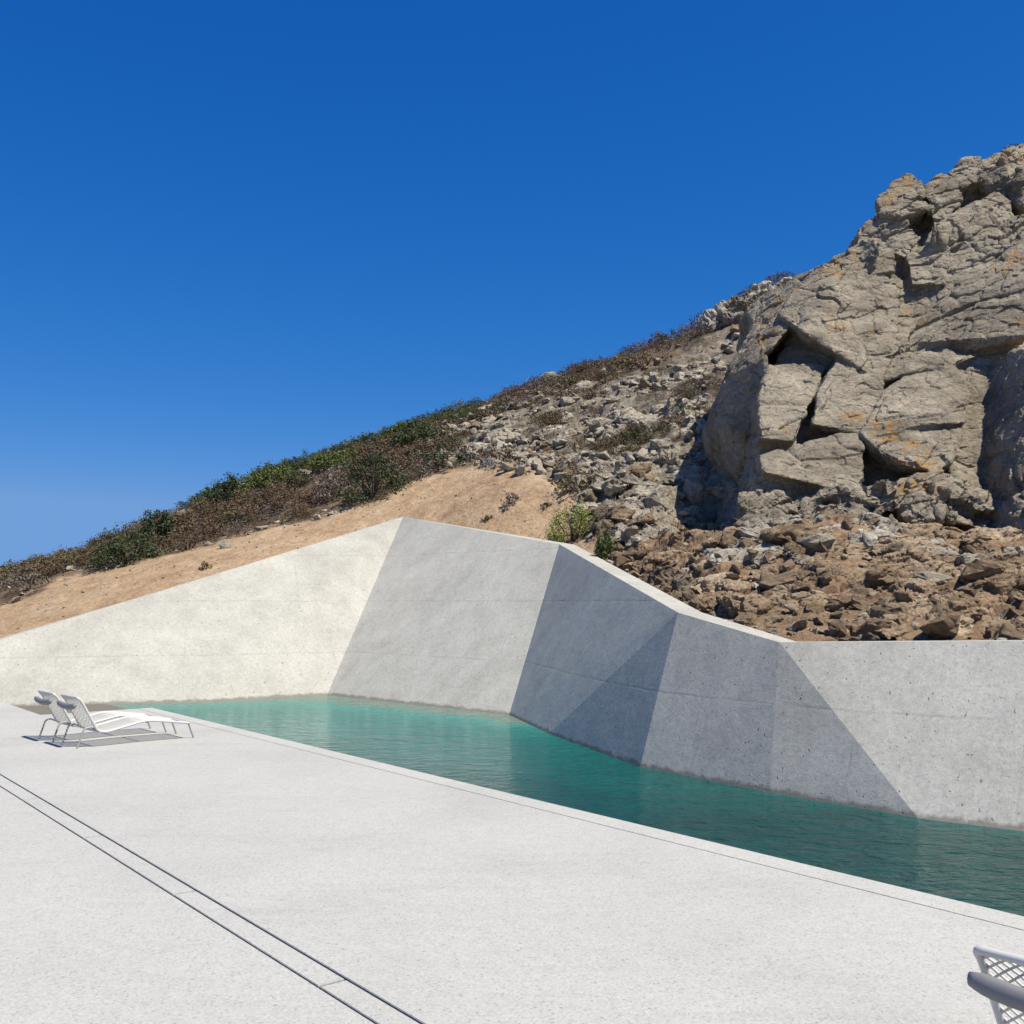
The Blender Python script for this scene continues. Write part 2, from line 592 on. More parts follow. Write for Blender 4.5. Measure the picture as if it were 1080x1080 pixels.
# ------------------------------------------------------------------ retaining wall: faceted, leaning concrete
ZW = -0.10                       # water level
B1, B2, B25, B3, B4, B5, B6 = [G(*p, ZW) for p in ((345, 733), (537, 754), (579, 774), (675, 809), (812, 836), (968, 863), (1080, 877))]
B05 = G(205, 740.5, ZW)
B0 = G(0, 746, ZW)
T1 = P(425, 545, 24.4)
T2 = on_plane(590, 574, B1, B2, T1)
T3 = on_plane(715, 646, B2, B25, T2)
T3 = T3 - (T3 - Vector((0, 0, H))).normalized() * 0.25
T4 = on_plane(822, 677.5, B3, B4, T3)
T0 = on_plane(0, 675, B0, B05, T1)
T6 = on_plane(1080, 676, B5, T4, B6)
T5 = T4.lerp(T6, 0.45)
dirL = (T0 - T1).normalized()
TL = T0 + dirL * ((T0.z - 0.12) / -dirL.z)
bl = (B0 - B05).normalized()
BL = B0 + bl * ((TL - T0).length * 1.02)
br = (B6 - B5).normalized()
B7 = B6 + br * 9
T7 = T6 + br * 9
base = [BL, B0, B05, B1, B2, B25, B3, B4, B5, B6, B7]
top = [TL, T0, T1, T1, T2, T3, T3, T4, T4, T6, T7]
TOPLINE = [TL, T0, T1, T2, T3, T4, T6, T7]
THICK = 0.34


def offset_line(pts, dist):
    """push a plan polyline away from the pool"""
    out = []
    nrm = []
    for a, b in zip(pts[:-1], pts[1:]):
        d = (b - a).xy.normalized()
        nrm.append(Vector((-d.y, d.x)))
    for i, p in enumerate(pts):
        if i == 0:
            m = nrm[0]
            f = 1
        elif i == len(pts) - 1:
            m = nrm[-1]
            f = 1
        else:
            m = (nrm[i - 1] + nrm[i]).normalized()
            f = 1 / max(0.5, m.dot(nrm[i]))
        out.append(Vector((p.x + m.x * dist * f, p.y + m.y * dist * f, p.z)))
    return out


def build_wall():
    bm = bmesh.new()
    uv = bm.loops.layers.uv.new("panel")
    vb = [bm.verts.new(p) for p in base]
    vd = [bm.verts.new((p.x, p.y, -1.6)) for p in base]
    vt = [bm.verts.new(p) for p in TOPLINE]
    back = offset_line(TOPLINE, THICK)
    vk = [bm.verts.new(p) for p in back]
    vg = [bm.verts.new((p.x, p.y, -1.6)) for p in back]
    TLv, T0v, T1v, T2v, T3v, T4v, T6v, T7v = vt
    BLv, B0v, B05v, B1v, B2v, B25v, B3v, B4v, B5v, B6v, B7v = vb
    fr = [(BLv, B0v, T0v, TLv), (B0v, B05v, T1v, T0v), (B05v, B1v, T1v), (B1v, B2v, T2v, T1v), (B2v, B25v, T3v, T2v),
          (B25v, B3v, T3v), (B3v, B4v, T4v, T3v), (B4v, B5v, T4v), (B5v, B6v, T6v, T4v), (B6v, B7v, T7v, T6v)]
    ends = [(BL, B0), (B0, B05), (B05, B1), (B1, B2), (B2, B25), (B25, B3), (B3, B4), (B4, B5), (B5, B6), (B5, B6)]
    for vs, (p, q) in zip(fr, ends):
        f = bm.faces.new(vs)
        d = (q - p).xy.normalized()
        for lp in f.loops:
            c = lp.vert.co
            lp[uv].uv = ((c.xy - p.xy).dot(d) , c.z)
    for i in range(len(vb) - 1):
        bm.faces.new((vd[i], vd[i + 1], vb[i + 1], vb[i]))
    for i in range(len(vt) - 1):
        for f in (bm.faces.new((vt[i], vt[i + 1], vk[i + 1], vk[i])), bm.faces.new((vk[i], vk[i + 1], vg[i + 1], vg[i]))):
            for lp in f.loops:
                lp[uv].uv = (0.2, 0.35)
    bm.faces.new((vd[0], vb[0], vt[0], vk[0], vg[0]))
    bm.faces.new((vg[-1], vk[-1], vt[-1], vb[-1], vd[-1]))
    bmesh.ops.recalc_face_normals(bm, faces=bm.faces)
    o = bm_obj("retaining_wall", bm, M['wall'])
    return tag(o, "pale faceted concrete wall folding along the far side of the pool", "wall")


wall = build_wall()

# ------------------------------------------------------------------ deck, drain, pool
EDGE_A, EDGE_B = G(160, 746.5), G(1080, 967)
D = (EDGE_A - EDGE_B).xy.normalized()          # along the pool edge, away from us
N = Vector((D.y, -D.x))                        # towards the pool


def dn(p):
    return p.xy.dot(D), p.xy.dot(N)


def DNp(d, n, z=0.0):
    return Vector((D.x * d + N.x * n, D.y * d + N.y * n, z))


n_edge = (dn(EDGE_A)[1] + dn(EDGE_B)[1]) / 2
d_corner = dn(EDGE_A)[0]
n_notch = dn(G(43, 754))[1]
n_up = (dn(G(0, 815))[1] + dn(G(440, 1080))[1]) / 2
n_lo = (dn(G(0, 828))[1] + dn(G(395, 1080))[1]) / 2
D_NEAR = -30.0


def wall_d(n):
    """how far along D the deck may run at offset n before it meets the wall"""
    a, b = dn(BL), dn(B05)
    t = (n - a[1]) / (b[1] - a[1])
    return a[0] + (b[0] - a[0]) * t


def slab(bm, poly, z0=-0.35, z1=0.0):
    lo = [bm.verts.new((p.x, p.y, z0)) for p in poly]
    hi = [bm.verts.new((p.x, p.y, z1)) for p in poly]
    bm.faces.new(hi)
    bm.faces.new(lo[::-1])
    k = len(poly)
    for i in range(k):
        j = (i + 1) % k
        bm.faces.new((lo[i], lo[j], hi[j], hi[i]))
    bmesh.ops.recalc_face_normals(bm, faces=bm.faces)


def deck_obj(name, poly, mat, z1=0.0):
    bm = bmesh.new()
    slab(bm, poly, -0.35, z1)
    top_e = [e for e in bm.edges if all(v.co.z > z1 - 0.01 for v in e.verts)]
    bmesh.ops.bevel(bm, geom=top_e, offset=0.003, segments=2, affect='EDGES')
    return bm_obj(name, bm, mat)


SLOT = 0.0075
COP = 0.26
n_l2 = n_notch
far_lo = wall_d(n_lo) - 0.02
deck = deck_obj("pool_deck", [DNp(D_NEAR, n_up + SLOT), DNp(D_NEAR, n_edge - COP - 0.0005), DNp(d_corner, n_edge - COP - 0.0005), DNp(d_corner, n_notch),
                              DNp(wall_d(n_notch), n_notch), DNp(wall_d(n_up + SLOT), n_up + SLOT)], M['deck'])
tag(deck, kind="structure")
d2 = deck_obj("pool_deck", [DNp(D_NEAR, -30), DNp(D_NEAR, n_lo - SLOT), DNp(wall_d(n_lo - SLOT), n_lo - SLOT), DNp(wall_d(-2.5), -2.5), DNp(wall_d(-2.5), -30)], M['deck'])
tag(d2, kind="structure")
cp = deck_obj("pool_coping", [DNp(D_NEAR, n_edge - COP), DNp(D_NEAR, n_edge), DNp(d_corner, n_edge), DNp(d_corner, n_edge - COP)], M['coping'], 0.003)
tag(cp, kind="structure")
# drain covers between the two slots
joints = [4.73 + 2.02 * i for i in range(-6, 4)]
joints = [j for j in joints if j < wall_d(n_up) - 0.3] + [wall_d(n_lo) - 0.03]
for i, (a, b) in enumerate(zip(joints[:-1], joints[1:])):
    c = deck_obj("drain_cover", [DNp(a + 0.011, n_lo + SLOT), DNp(a + 0.011, n_up - SLOT), DNp(b - 0.011, n_up - SLOT), DNp(b - 0.011, n_lo + SLOT)], M['deck'], -0.001)
    tag(c, "long pale concrete cover strip between the two dark drain slots", "drain cover", "drain covers laid end to end across the deck")
    c["kind"] = "thing"
bm = bmesh.new()
slab(bm, [DNp(D_NEAR, n_lo - 0.2), DNp(D_NEAR, n_up + 0.2), DNp(wall_d(n_up), n_up + 0.2), DNp(wall_d(n_lo), n_lo - 0.2)], -0.45, -0.36)
tag(bm_obj("drain_channel", bm, M['slot']), kind="structure")
bm = bmesh.new()
slab(bm, [DNp(D_NEAR, n_lo + SLOT + 0.003), DNp(D_NEAR, n_up - SLOT - 0.003), DNp(wall_d(n_up) - 0.06, n_up - SLOT - 0.003), DNp(wall_d(n_lo) - 0.06, n_lo + SLOT + 0.003)], -0.33, -0.008)
tag(bm_obj("drain_bed", bm, M['joint']), kind="structure")
bm = bmesh.new()
slab(bm, [DNp(d_corner + 0.001, n_notch + 0.001), DNp(d_corner + 0.001, n_edge - 0.15), DNp(wall_d(n_edge - 0.15) + 0.05, n_edge - 0.15), DNp(wall_d(n_notch) + 0.05, n_notch + 0.001)], -0.6, ZW + 0.012)
tag(bm_obj("pool_gutter", bm, M['wet']), kind="structure")
# thin dark bed of the slots, down inside the gap
for nn in (n_lo, n_up):
    bm = bmesh.new()
    slab(bm, [DNp(D_NEAR, nn - SLOT), DNp(D_NEAR, nn + SLOT), DNp(wall_d(nn) - 0.05, nn + SLOT), DNp(wall_d(nn) - 0.05, nn - SLOT)], -0.3, -0.16)
    tag(bm_obj("drain_channel", bm, M['slot']), kind="structure")


def build_water():
    nx, ny = 150, 260
    ds = np.linspace(-12, 26, ny)
    ns = np.linspace(n_notch - 3.0, n_edge + 12, nx)
    dd, nnn = np.meshgrid(ds, ns, indexing='ij')
    x = D.x * dd + N.x * nnn
    y = D.y * dd + N.y * nnn
    V = np.stack([x.ravel(), y.ravel(), np.full(x.size, ZW)], 1)
    idx = np.arange(nx * ny).reshape(ny, nx)
    F = np.stack([idx[:-1, :-1], idx[:-1, 1:], idx[1:, 1:], idx[1:, :-1]], -1).reshape(-1, 4)
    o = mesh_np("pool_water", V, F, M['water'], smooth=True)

    def seg(a, b):
        a = np.array(a.xy)
        b = np.array(b.xy)
        ab = b - a
        t = np.clip(((V[:, :2] - a) @ ab) / (ab @ ab), 0, 1)
        return np.linalg.norm(V[:, :2] - (a + t[:, None] * ab), axis=1)
    dm = np.minimum.reduce([seg(BL, B1) * 0.9, seg(B1, B2), seg(B2, B2 + (B25 - B2) * 0.4) * 1.4])
    dm2 = np.minimum.reduce([seg(B4, B5) * 3.5, seg(B5, B7) * 1.8])
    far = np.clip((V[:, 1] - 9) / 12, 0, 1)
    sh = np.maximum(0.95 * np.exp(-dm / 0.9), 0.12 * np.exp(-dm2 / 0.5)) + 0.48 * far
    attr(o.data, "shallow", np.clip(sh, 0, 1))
    tag(o, kind="structure")


build_water()
bm = bmesh.new()
slab(bm, [Vector((-40, -40, 0)), Vector((40, -40, 0)), Vector((40, 28, 0)), Vector((-40, 28, 0))], -1.8, -1.5)
tag(bm_obj("pool_floor", bm, M['deck']), kind="structure")

# ------------------------------------------------------------------ hillside terrain
back_mid = offset_line(TOPLINE, THICK * 0.85)
ctrl = []
for a, b in zip(back_mid[:-1], back_mid[1:]):
    for t in (0, 0.33, 0.66):
        p = a.lerp(b, t)
        ctrl.append((p.x, p.y, p.z - (0.07 if p.x < -2 else 0.15)))
ctrl.append((back_mid[-1].x, back_mid[-1].y, back_mid[-1].z - 0.07))


def cp_(px, py, Y):
    p = P(px, py, Y)
    ctrl.append(tuple(p))
    return p


# edge of the sand, foot of the scrub
for q in ((0, 634, 24), (60, 612, 25), (120, 598, 25.5), (230, 569, 26.5), (330, 545, 27), (400, 521, 27), (480, 494, 27.5), (560, 485, 26), (505, 530, 23.5), (600, 515, 22.5), (622, 560, 20.8)):
    cp_(*q)
# skyline of the scrub hill, with the ground falling away behind it
sky_pts = [(-160, 642, 44), (-60, 624, 44), (0, 612, 44), (90, 590, 44), (160, 559, 44), (220, 530, 44), (330, 488, 43), (450, 448, 42), (560, 411, 41), (640, 384, 40), (740, 348, 38), (790, 315, 37)]
for q in sky_pts:
    p = cp_(*q)
    ctrl.append((p.x * 1.35, p.y * 1.35, p.z * 1.05 - 0.4))
    ctrl.append((p.x * 1.9, p.y * 1.9, p.z * 0.7 - 3))
# mid slope
for q in ((100, 592, 31), (250, 540, 32), (400, 490, 32), (500, 455, 33), (600, 440, 31), (600, 480, 27.5), (680, 420, 30), (700, 470, 25), (680, 520, 21), (650, 545, 20.0), (755, 400, 29), (690, 600, 16.6), (690, 565, 17.6)):
    cp_(*q)
# terrace below the cliff
for q in ((720, 560, 16.6), (760, 562, 16.3), (745, 574, 18.6), (715, 572, 18.4), (790, 576, 18.0), (770, 580, 20), (740, 620, 14.0), (790, 590, 14.6), (820, 640, 12.1), (830, 545, 16.0), (900, 540, 15.6), (900, 600, 13.4), (950, 640, 11.6), (1000, 566, 14.4), (1000, 574, 16.6), (940, 566, 17.2), (1050, 588, 15.6), (900, 560, 17.6), (860, 560, 17.6), (1000, 600, 13.0), (1060, 640, 11.2), (1060, 576, 13.6), (1150, 560, 13.5), (1150, 640, 11), (1300, 600, 11)):
    cp_(*q)
# ground under and behind the cliff
for q in ((830, 480, 19), (900, 420, 21), (1000, 470, 20.5), (1080, 470, 20), (1000, 380, 23.5), (1080, 330, 25), (1000, 300, 27), (1080, 230, 28), (1200, 300, 24), (900, 370, 28), (850, 352, 33), (1300, 330, 24), (1300, 200, 32), (1000, 240, 33), (1500, 420, 22)):
    cp_(*q)
ctrl += [(-45, 20, -1.0), (-40, 40, 0.5), (-60, 70, -2), (40, 70, 14), (60, 40, 14), (0, 110, 4), (60, 110, 8), (-60, 110, -3), (20, 8, 1.5), (30, 15, 6)]
ctrl = np.array(ctrl)


class TPS:
    def __init__(s, pts, smooth=0.02):
        s.xy = pts[:, :2] / 20
        n = len(pts)
        A = np.zeros((n + 3, n + 3))
        A[:n, :n] = s.k(s.xy, s.xy) + smooth * np.eye(n) * 0.02
        A[:n, n] = 1
        A[:n, n + 1:] = s.xy
        A[n, :n] = 1
        A[n + 1:, :n] = s.xy.T
        b = np.zeros(n + 3)
        b[:n] = pts[:, 2]
        s.w = np.linalg.solve(A, b)

    @staticmethod
    def k(a, b):
        r = np.sqrt(((a[:, None] - b[None]) ** 2).sum(-1)) + 1e-9
        return r * r * np.log(r)

    def __call__(s, q):
        q = np.asarray(q, float) / 20
        out = np.empty(len(q))
        for i in range(0, len(q), 20000):
            c = q[i:i + 20000]
            out[i:i + 20000] = s.k(c, s.xy) @ s.w[:-3] + s.w[-3] + c @ s.w[-2:]
        return out


tps = TPS(ctrl)


def in_poly(px, py, poly):
    ins = np.zeros(len(px), bool)
    k = len(poly)
    for i in range(k):
        x1, y1 = poly[i]
        x2, y2 = poly[(i + 1) % k]
        if y1 == y2:
            continue
        c = ((y1 > py) != (y2 > py)) & (px < (x2 - x1) * (py - y1) / (y2 - y1) + x1)
        ins ^= c
    return ins


def poly_mask(px, py, poly, soft):
    """soft inside mask from the signed distance to a polygon"""
    d = np.full(len(px), 1e9)
    k = len(poly)
    for i in range(k):
        a = np.array(poly[i], float)
        b = np.array(poly[(i + 1) % k], float)
        ab = b - a
        t = np.clip(((px - a[0]) * ab[0] + (py - a[1]) * ab[1]) / (ab @ ab), 0, 1)
        d = np.minimum(d, np.hypot(px - a[0] - t * ab[0], py - a[1] - t * ab[1]))
    sd = np.where(in_poly(px, py, poly), d, -d)
    return np.clip(0.5 + sd / soft, 0, 1)


SAND = [(-600, 700), (-200, 690), (0, 637), (60, 613), (120, 599), (170, 586), (230, 571), (290, 554), (330, 546), (400, 523), (470, 498), (520, 489), (556, 488), (585, 505), (610, 530), (628, 560), (648, 596), (600, 620), (425, 640), (0, 760), (-600, 900)]
ROCKY = [(430, 478), (500, 440), (560, 418), (650, 402), (720, 375), (790, 330), (860, 320), (800, 560), (680, 570), (640, 600), (628, 560), (600, 512), (560, 486), (500, 488)]
TERR = [(625, 600), (640, 575), (680, 560), (760, 556), (830, 530), (1000, 530), (1600, 480), (1600, 800), (800, 760), (640, 660)]


def ground_masks(V):
    px, py = to_px(V)
    j = 9 * fbm(V * 0.9, 4, 5)
    jf = 4 * vnoise(V * 3.1, 9)
    sand = poly_mask(px + j, py + j + jf, SAND, 5)
    rock = poly_mask(px + 2 * j, py + 2 * j + jf, ROCKY, 30)
    terr = poly_mask(px + j, py + j + jf, TERR, 14)
    far = V[:, 1] > 52
    sand[far] = 0
    terr[far] = 0
    terr[V[:, 1] > 26] = 0
    return sand, rock, terr


# plan polyline of the wall's core, in polar form round the photographer's spot
pl = np.array([[p.x, p.y] for p in back_mid])


def r_wall(th):
    best = np.full(th.shape, np.nan)
    dx, dy = np.sin(th), np.cos(th)
    for a, b in zip(pl[:-1], pl[1:]):
        e = b - a
        den = dx * e[1] - dy * e[0]
        r = (a[0] * e[1] - a[1] * e[0]) / den
        u = (a[0] * dy - a[1] * dx) / den
        ok = (u >= -1e-6) & (u <= 1 + 1e-6) & (r > 0)
        best = np.where(ok & (np.isnan(best) | (r < best)), r, best)
    return best


NT_, NR_ = 1150, 420
th = np.linspace(R(-42), R(46), NT_)
r0 = r_wall(th)
tl_th = math.atan2(pl[0, 0], pl[0, 1])
r0 = np.where(np.isnan(r0) & (th < 0), np.hypot(*pl[0]), r0)
r0 = np.where(np.isnan(r0), np.hypot(*pl[-1]), r0)
u = np.linspace(0, 1, NR_)
fall = np.interp(u, [0, 0.86, 1.0], [0, 1, 1])
rr = r0[:, None] * np.exp(np.log(52 / r0[:, None]) * np.minimum(u / 0.86, 1)[None, :])
rr = np.where(u[None, :] > 0.86, 52 * np.exp((u[None, :] - 0.86) / 0.14 * math.log(4.2)), rr)
X = rr * np.sin(th)[:, None]
Y = rr * np.cos(th)[:, None]
base_z = tps(np.stack([X.ravel(), Y.ravel()], 1)).reshape(NT_, NR_)
# the soil meets the wall a little below its top
pth = np.arctan2(pl[:, 0], pl[:, 1])
order = np.argsort(pth)
zw = np.interp(th, pth[order], np.array([p.z for p in back_mid])[order])
low = np.minimum(zw - 0.07 - base_z[:, 0], 0)
base_z = (base_z + low[:, None] * np.exp(-(rr - r0[:, None]) / 1.0)).ravel()
TV = np.stack([X.ravel(), Y.ravel(), base_z], 1)
sand, rock, terr = ground_masks(TV)
edge = np.clip((rr - r0[:, None]).ravel() / 0.5, 0, 1)
edge2 = np.clip((rr - r0[:, None]).ravel() / 2.0, 0, 1)
scr = np.clip(1 - sand - rock - terr, 0, 1)
TV[:, 2] += edge2 * (0.10 * fbm(TV * 0.6, 4, 31) * (1 - sand) + 0.06 * fbm(TV * 1.6, 3, 33))
TV[:, 2] += edge * sand * (0.04 * fbm(TV * 4, 4, 41, 0.65) + 0.05 * fbm(TV * np.array([1.6, 0.35, 1]), 3, 43))
Pn = TV.copy()
Zup = np.zeros_like(TV)
Zup[:, 2] = 1
Zup[:, 1] = -0.5
near = (TV[:, 1] < 48)
disp = np.zeros(len(TV))
for q, (s_, a_, c_) in enumerate(((1.7, 0.20, 0.07), (0.6, 0.13, 0.05), (0.25, 0.07, 0.02))):
    m = near & ((rock + terr) > 0.02)
    lay = terr[m][:, None]
    Pq = TV[m] / s_ * (np.array([1, 0.8, 1.6]) * (1 - lay) + np.array([0.6, 1.0, 2.4]) * lay)
    Pq += 0.3 * np.stack([vnoise(Pq * 1.6, 81 + q), vnoise(Pq * 1.6 + 7, 84 + q), vnoise(Pq * 1.6 + 13, 87 + q)], 1)
    h, cr = facets(Pq, 100 + 13 * q)
    disp[m] += (a_ * h - c_ * cr) * (rock[m] * (0.9, 0.5, 0.5)[q] + terr[m] * (0.4, 0.65, 0.8)[q])
TV += Zup * (disp * edge2)[:, None]
TV[:, 2] += 0.03 * edge * scr * fbm(TV * 4, 3, 55)
idx = np.arange(NT_ * NR_).reshape(NT_, NR_)
F = np.stack([idx[:-1, :-1], idx[1:, :-1], idx[1:, 1:], idx[:-1, 1:]], -1).reshape(-1, 4)
hill = mesh_np("hillside", TV, F, M['ground'])
attr(hill.data, "sand", sand)
attr(hill.data, "rock", rock)
attr(hill.data, "terrace", terr)
tag(hill, kind="structure")
TZ = TV[:, 2].reshape(NT_, NR_)


def ground_at(x, y):
    """height of the finished terrain under a plan point"""
    t = math.atan2(x, y)
    i = (t - th[0]) / (th[1] - th[0])
    i0 = int(min(max(i, 0), NT_ - 2))
    r = math.hypot(x, y)
    row = rr[i0]
    j = int(np.searchsorted(row, r)) - 1
    j = min(max(j, 0), NR_ - 2)
    f = (r - row[j]) / (row[j + 1] - row[j])
    g = min(max(i - i0, 0), 1)
    a = TZ[i0, j] * (1 - f) + TZ[i0, j + 1] * f
    b = TZ[i0 + 1, j] * (1 - f) + TZ[i0 + 1, j + 1] * f
    return a * (1 - g) + b * g


def hit(px, py, start=6.0, stop=60.0):
    """first place where the sight line through a photo pixel meets the terrain"""
    d = ray(px, py)
    y = start
    while y < stop:
        s = y / d.y
        x, z = d.x * s, H + d.z * s
        if math.hypot(x, y) > float(np.interp(math.atan2(x, y), th, r0)) and z < ground_at(x, y):
            return Vector((x, y, ground_at(x, y)))
        y += 0.08
    return None


# the plain below, out to the horizon
bm = bmesh.new()
slab(bm, [Vector((-4000, -4000, 0)), Vector((4000, -4000, 0)), Vector((4000, 4000, 0)), Vector((-4000, 4000, 0))], -6, -4)
tag(bm_obj("ground", bm, M['ground']), kind="structure")

# ------------------------------------------------------------------ cliff


def hull_bm(bm, pts):
    vs = [bm.verts.new(p) for p in pts]
    r = bmesh.ops.convex_hull(bm, input=vs)
    bad = [g for g in r["geom_interior"] if isinstance(g, bmesh.types.BMVert)]
    bmesh.ops.delete(bm, geom=bad, context='VERTS')


def cliffD(py):
    return 16.0 + (560 - py) * 6.2 / 380


def block(bm, front, push=3.0, drop=0.6, side=0.35):
    """a rock block from the corners of its front face (photo pixel, depth relative to the cliff) pushed back into the hill"""
    pts = []
    for px, py, dd in front:
        p = P(px, py, cliffD(py) + dd)
        pts.append(p)
        pts.append(p + Vector((side, push, -drop)))
    hull_bm(bm, pts)


def remesh_rock(name, bm, voxel, mat, scales, k, kind=None):
    me = bpy.data.meshes.new(name)
    bm.to_mesh(me)
    bm.free()
    o = bpy.data.objects.new(name, me)
    COL.objects.link(o)
    md = o.modifiers.new("v", 'REMESH')
    md.mode = 'VOXEL'
    md.voxel_size = voxel
    dg = bpy.context.evaluated_depsgraph_get()
    m2 = bpy.data.meshes.new_from_object(o.evaluated_get(dg))
    o.modifiers.clear()
    o.data = m2
    bpy.data.meshes.remove(me)
    m2.name = name
    V = get_co(m2)
    Nn = get_no(m2)
    amp = 1.0
    if name == "cliff":
        cpx, cpy = to_px(V)
        amp = np.interp(cpy, [150, 270, 300, 500, 520, 560], [1.2, 1.1, 0.75, 0.75, 1.5, 1.5])
        amp = np.where((cpx > 955) & (cpy < 380), np.maximum(amp, 0.9), amp)
    V0 = V
    V = rock_relief(V, Nn, scales, k)
    V = V0 + (V - V0) * (amp if np.isscalar(amp) else amp[:, None])
    m2.vertices.foreach_set("co", V.astype(np.float32).ravel())
    m2.update()
    m2.polygons.foreach_set("use_smooth", np.zeros(len(m2.polygons), dtype=bool))
    m2.materials.clear()
    m2.materials.append(mat)
    return o


bm = bmesh.new()
# bulk behind the faces
block(bm, [(800, 560, 1.0), (800, 430, 1.3), (840, 330, 1.0), (905, 270, 0.9), (950, 225, 1.2), (1010, 185, 1.5), (1110, 150, 1.5), (1250, 150, 1.0), (1250, 560, -0.2), (1080, 590, 0.6), (900, 570, 0.9)], 6, 0.5)
# big sunlit slab, upper left
block(bm, [(905, 262, 0.1), (868, 288, 0.25), (838, 305, 0.8), (822, 332, 0.5), (846, 349, -0.35), (884, 373, -0.35), (930, 402, -0.1), (950, 366, -0.1), (947, 300, 0.0), (926, 292, 0.0)], 2.5, -0.3)
# left buttress: narrow sloping ramp left of the slab
block(bm, [(838, 303, 1.0), (800, 328, 2.2), (764, 392, 2.2), (792, 385, 1.2), (814, 368, 0.3), (832, 345, 0.3)], 2.5, 0)
# shaded side of the buttress, facing left
block(bm, [(800, 350, 1.0), (808, 378, 0.25), (764, 398, 1.9), (743, 446, 3.2), (748, 474, 3.9), (775, 507, 4.2), (798, 520, 3.4), (803, 462, 1.5)], 2.5, 0)
block(bm, [(750, 475, 5.2), (775, 507, 4.4), (800, 520, 3.2), (800, 580, 2.8), (750, 580, 4.6)], 2.5, 0)
block(bm, [(785, 322, 3.6), (830, 297, 2.2), (868, 277, 1.0), (884, 270, 0.9), (862, 330, 1.4), (800, 350, 2.8)], 2.5, 0.6)
# block below the hole
block(bm, [(812, 386, 0.15), (800, 420, 0.05), (802, 462, -0.1), (838, 466, -0.15), (846, 440, -0.1), (862, 405, 0.1), (872, 384, 0.3)], 2.5, 0)
# leaning block to its right
block(bm, [(884, 377, -0.15), (932, 404, -0.1), (926, 425, -0.15), (905, 456, -0.25), (856, 447, -0.3), (864, 412, -0.2)], 2.5, 0)
# nose block bottom left
block(bm, [(838, 468, -0.25), (872, 460, -0.15), (908, 458, -0.2), (915, 506, -0.45), (868, 512, -0.6), (806, 498, -0.4), (800, 480, -0.1)], 2.5, 0.2)
block(bm, [(795, 500, 0.1), (868, 514, -0.25), (884, 520, -0.1), (870, 545, 0.2), (800, 550, 0.3)], 2.5, 0)
# large right slab
block(bm, [(908, 455, -0.35), (932, 412, -0.2), (958, 395, -0.1), (1008, 384, -0.15), (1028, 392, -0.3), (1019, 446, -0.55), (1000, 447, -0.62), (955, 440, -0.62), (938, 446, -0.5)], 2.5, 0.1)
block(bm, [(908, 457, -0.38), (940, 447, -0.35), (975, 455, -0.25), (1018, 448, -0.4), (1014, 474, -0.5), (992, 498, -0.75), (950, 488, -0.85), (930, 478, -0.7)], 2.5, 0.1)
block(bm, [(930, 402, 0.0), (950, 368, 0.05), (1000, 362, -0.1), (1030, 376, -0.2), (1005, 386, -0.2), (960, 392, -0.25), (945, 398, -0.1)], 2.5, 0)
# stacked blocks climbing the left shoulder and the notch beside the slab
block(bm, [(893, 262, 0.2), (925, 250, 0.0), (944, 262, -0.1), (944, 286, -0.15), (922, 288, -0.05), (900, 276, 0.05)], 1.6, 0.1)
block(bm, [(955, 268, 0.2), (990, 252, -0.1), (1004, 262, -0.2), (998, 300, -0.2), (962, 300, 0.1)], 1.6, 0.1)
block(bm, [(1040, 252, -0.5), (1062, 246, -0.6), (1075, 262, -0.7), (1070, 330, -0.9), (1046, 338, -0.75), (1038, 300, -0.6)], 2, 0.1)
# shelf under the hole
block(bm, [(872, 528, -0.2), (905, 512, -0.35), (960, 502, -0.55), (1010, 502, -0.6), (1020, 525, -0.6), (940, 536, -0.4), (885, 545, -0.2)], 2.5, 0)
# right-hand buttress: its left side is in shade
block(bm, [(1022, 390, 1.1), (1010, 490, 1.7), (1030, 575, 1.6), (1100, 590, -1.8), (1100, 358, -2.4), (1250, 340, -3.2), (1250, 590, -2.6)], 3, 0)
block(bm, [(1003, 478, -0.2), (1042, 480, 0.6), (1048, 562, 0.0), (1003, 548, -0.5)], 2.5, 0)
# upper right dull face
block(bm, [(957, 286, 0.55), (960, 360, 0.35), (1012, 374, 0.1), (1095, 352, -1.3), (1100, 250, -1.3), (1050, 246, -0.4), (1000, 256, 0.5)], 2.5, 0)
block(bm, [(1000, 255, 0.0), (1022, 240, -0.2), (1048, 248, -0.3), (1042, 300, -0.2), (1000, 300, 0.0)], 2, 0)
# ledge blocks
block(bm, [(976, 258, 0.2), (985, 236, 0.1), (1050, 200, 0.05), (1068, 212, 0.0), (1072, 238, -0.1), (1020, 250, -0.15)], 2.5, 0)
block(bm, [(1060, 240, -0.5), (1120, 205, -0.6), (1130, 300, -0.8), (1068, 290, -0.5)], 2.5, 0)
# crest boulders
block(bm, [(926, 212, 0.35), (940, 193, 0.3), (958, 182, 0.25), (972, 192, 0.15), (976, 220, 0.0), (950, 228, -0.05), (930, 226, 0.1)], 1.3, 0.2)
block(bm, [(976, 196, 0.3), (992, 183, 0.3), (1010, 190, 0.2), (1012, 215, 0.1), (985, 240, 0.1)], 1.5, 0.2)
block(bm, [(1002, 182, 0.6), (1018, 168, 0.5), (1034, 166, 0.4), (1036, 190, 0.3), (1012, 198, 0.4)], 1.5, 0.1)
block(bm, [(1034, 170, 0.7), (1080, 155, 0.7), (1140, 140, 0.6), (1150, 200, 0.3), (1060, 205, 0.3)], 3, 0)
block(bm, [(925, 228, 0.35), (958, 232, 0.1), (972, 250, 0.25), (955, 272, 0.3), (930, 262, 0.5)], 2, 0)
block(bm, [(905, 240, 0.6), (928, 228, 0.5), (930, 262, 0.35), (905, 262, 0.4)], 2, 0)
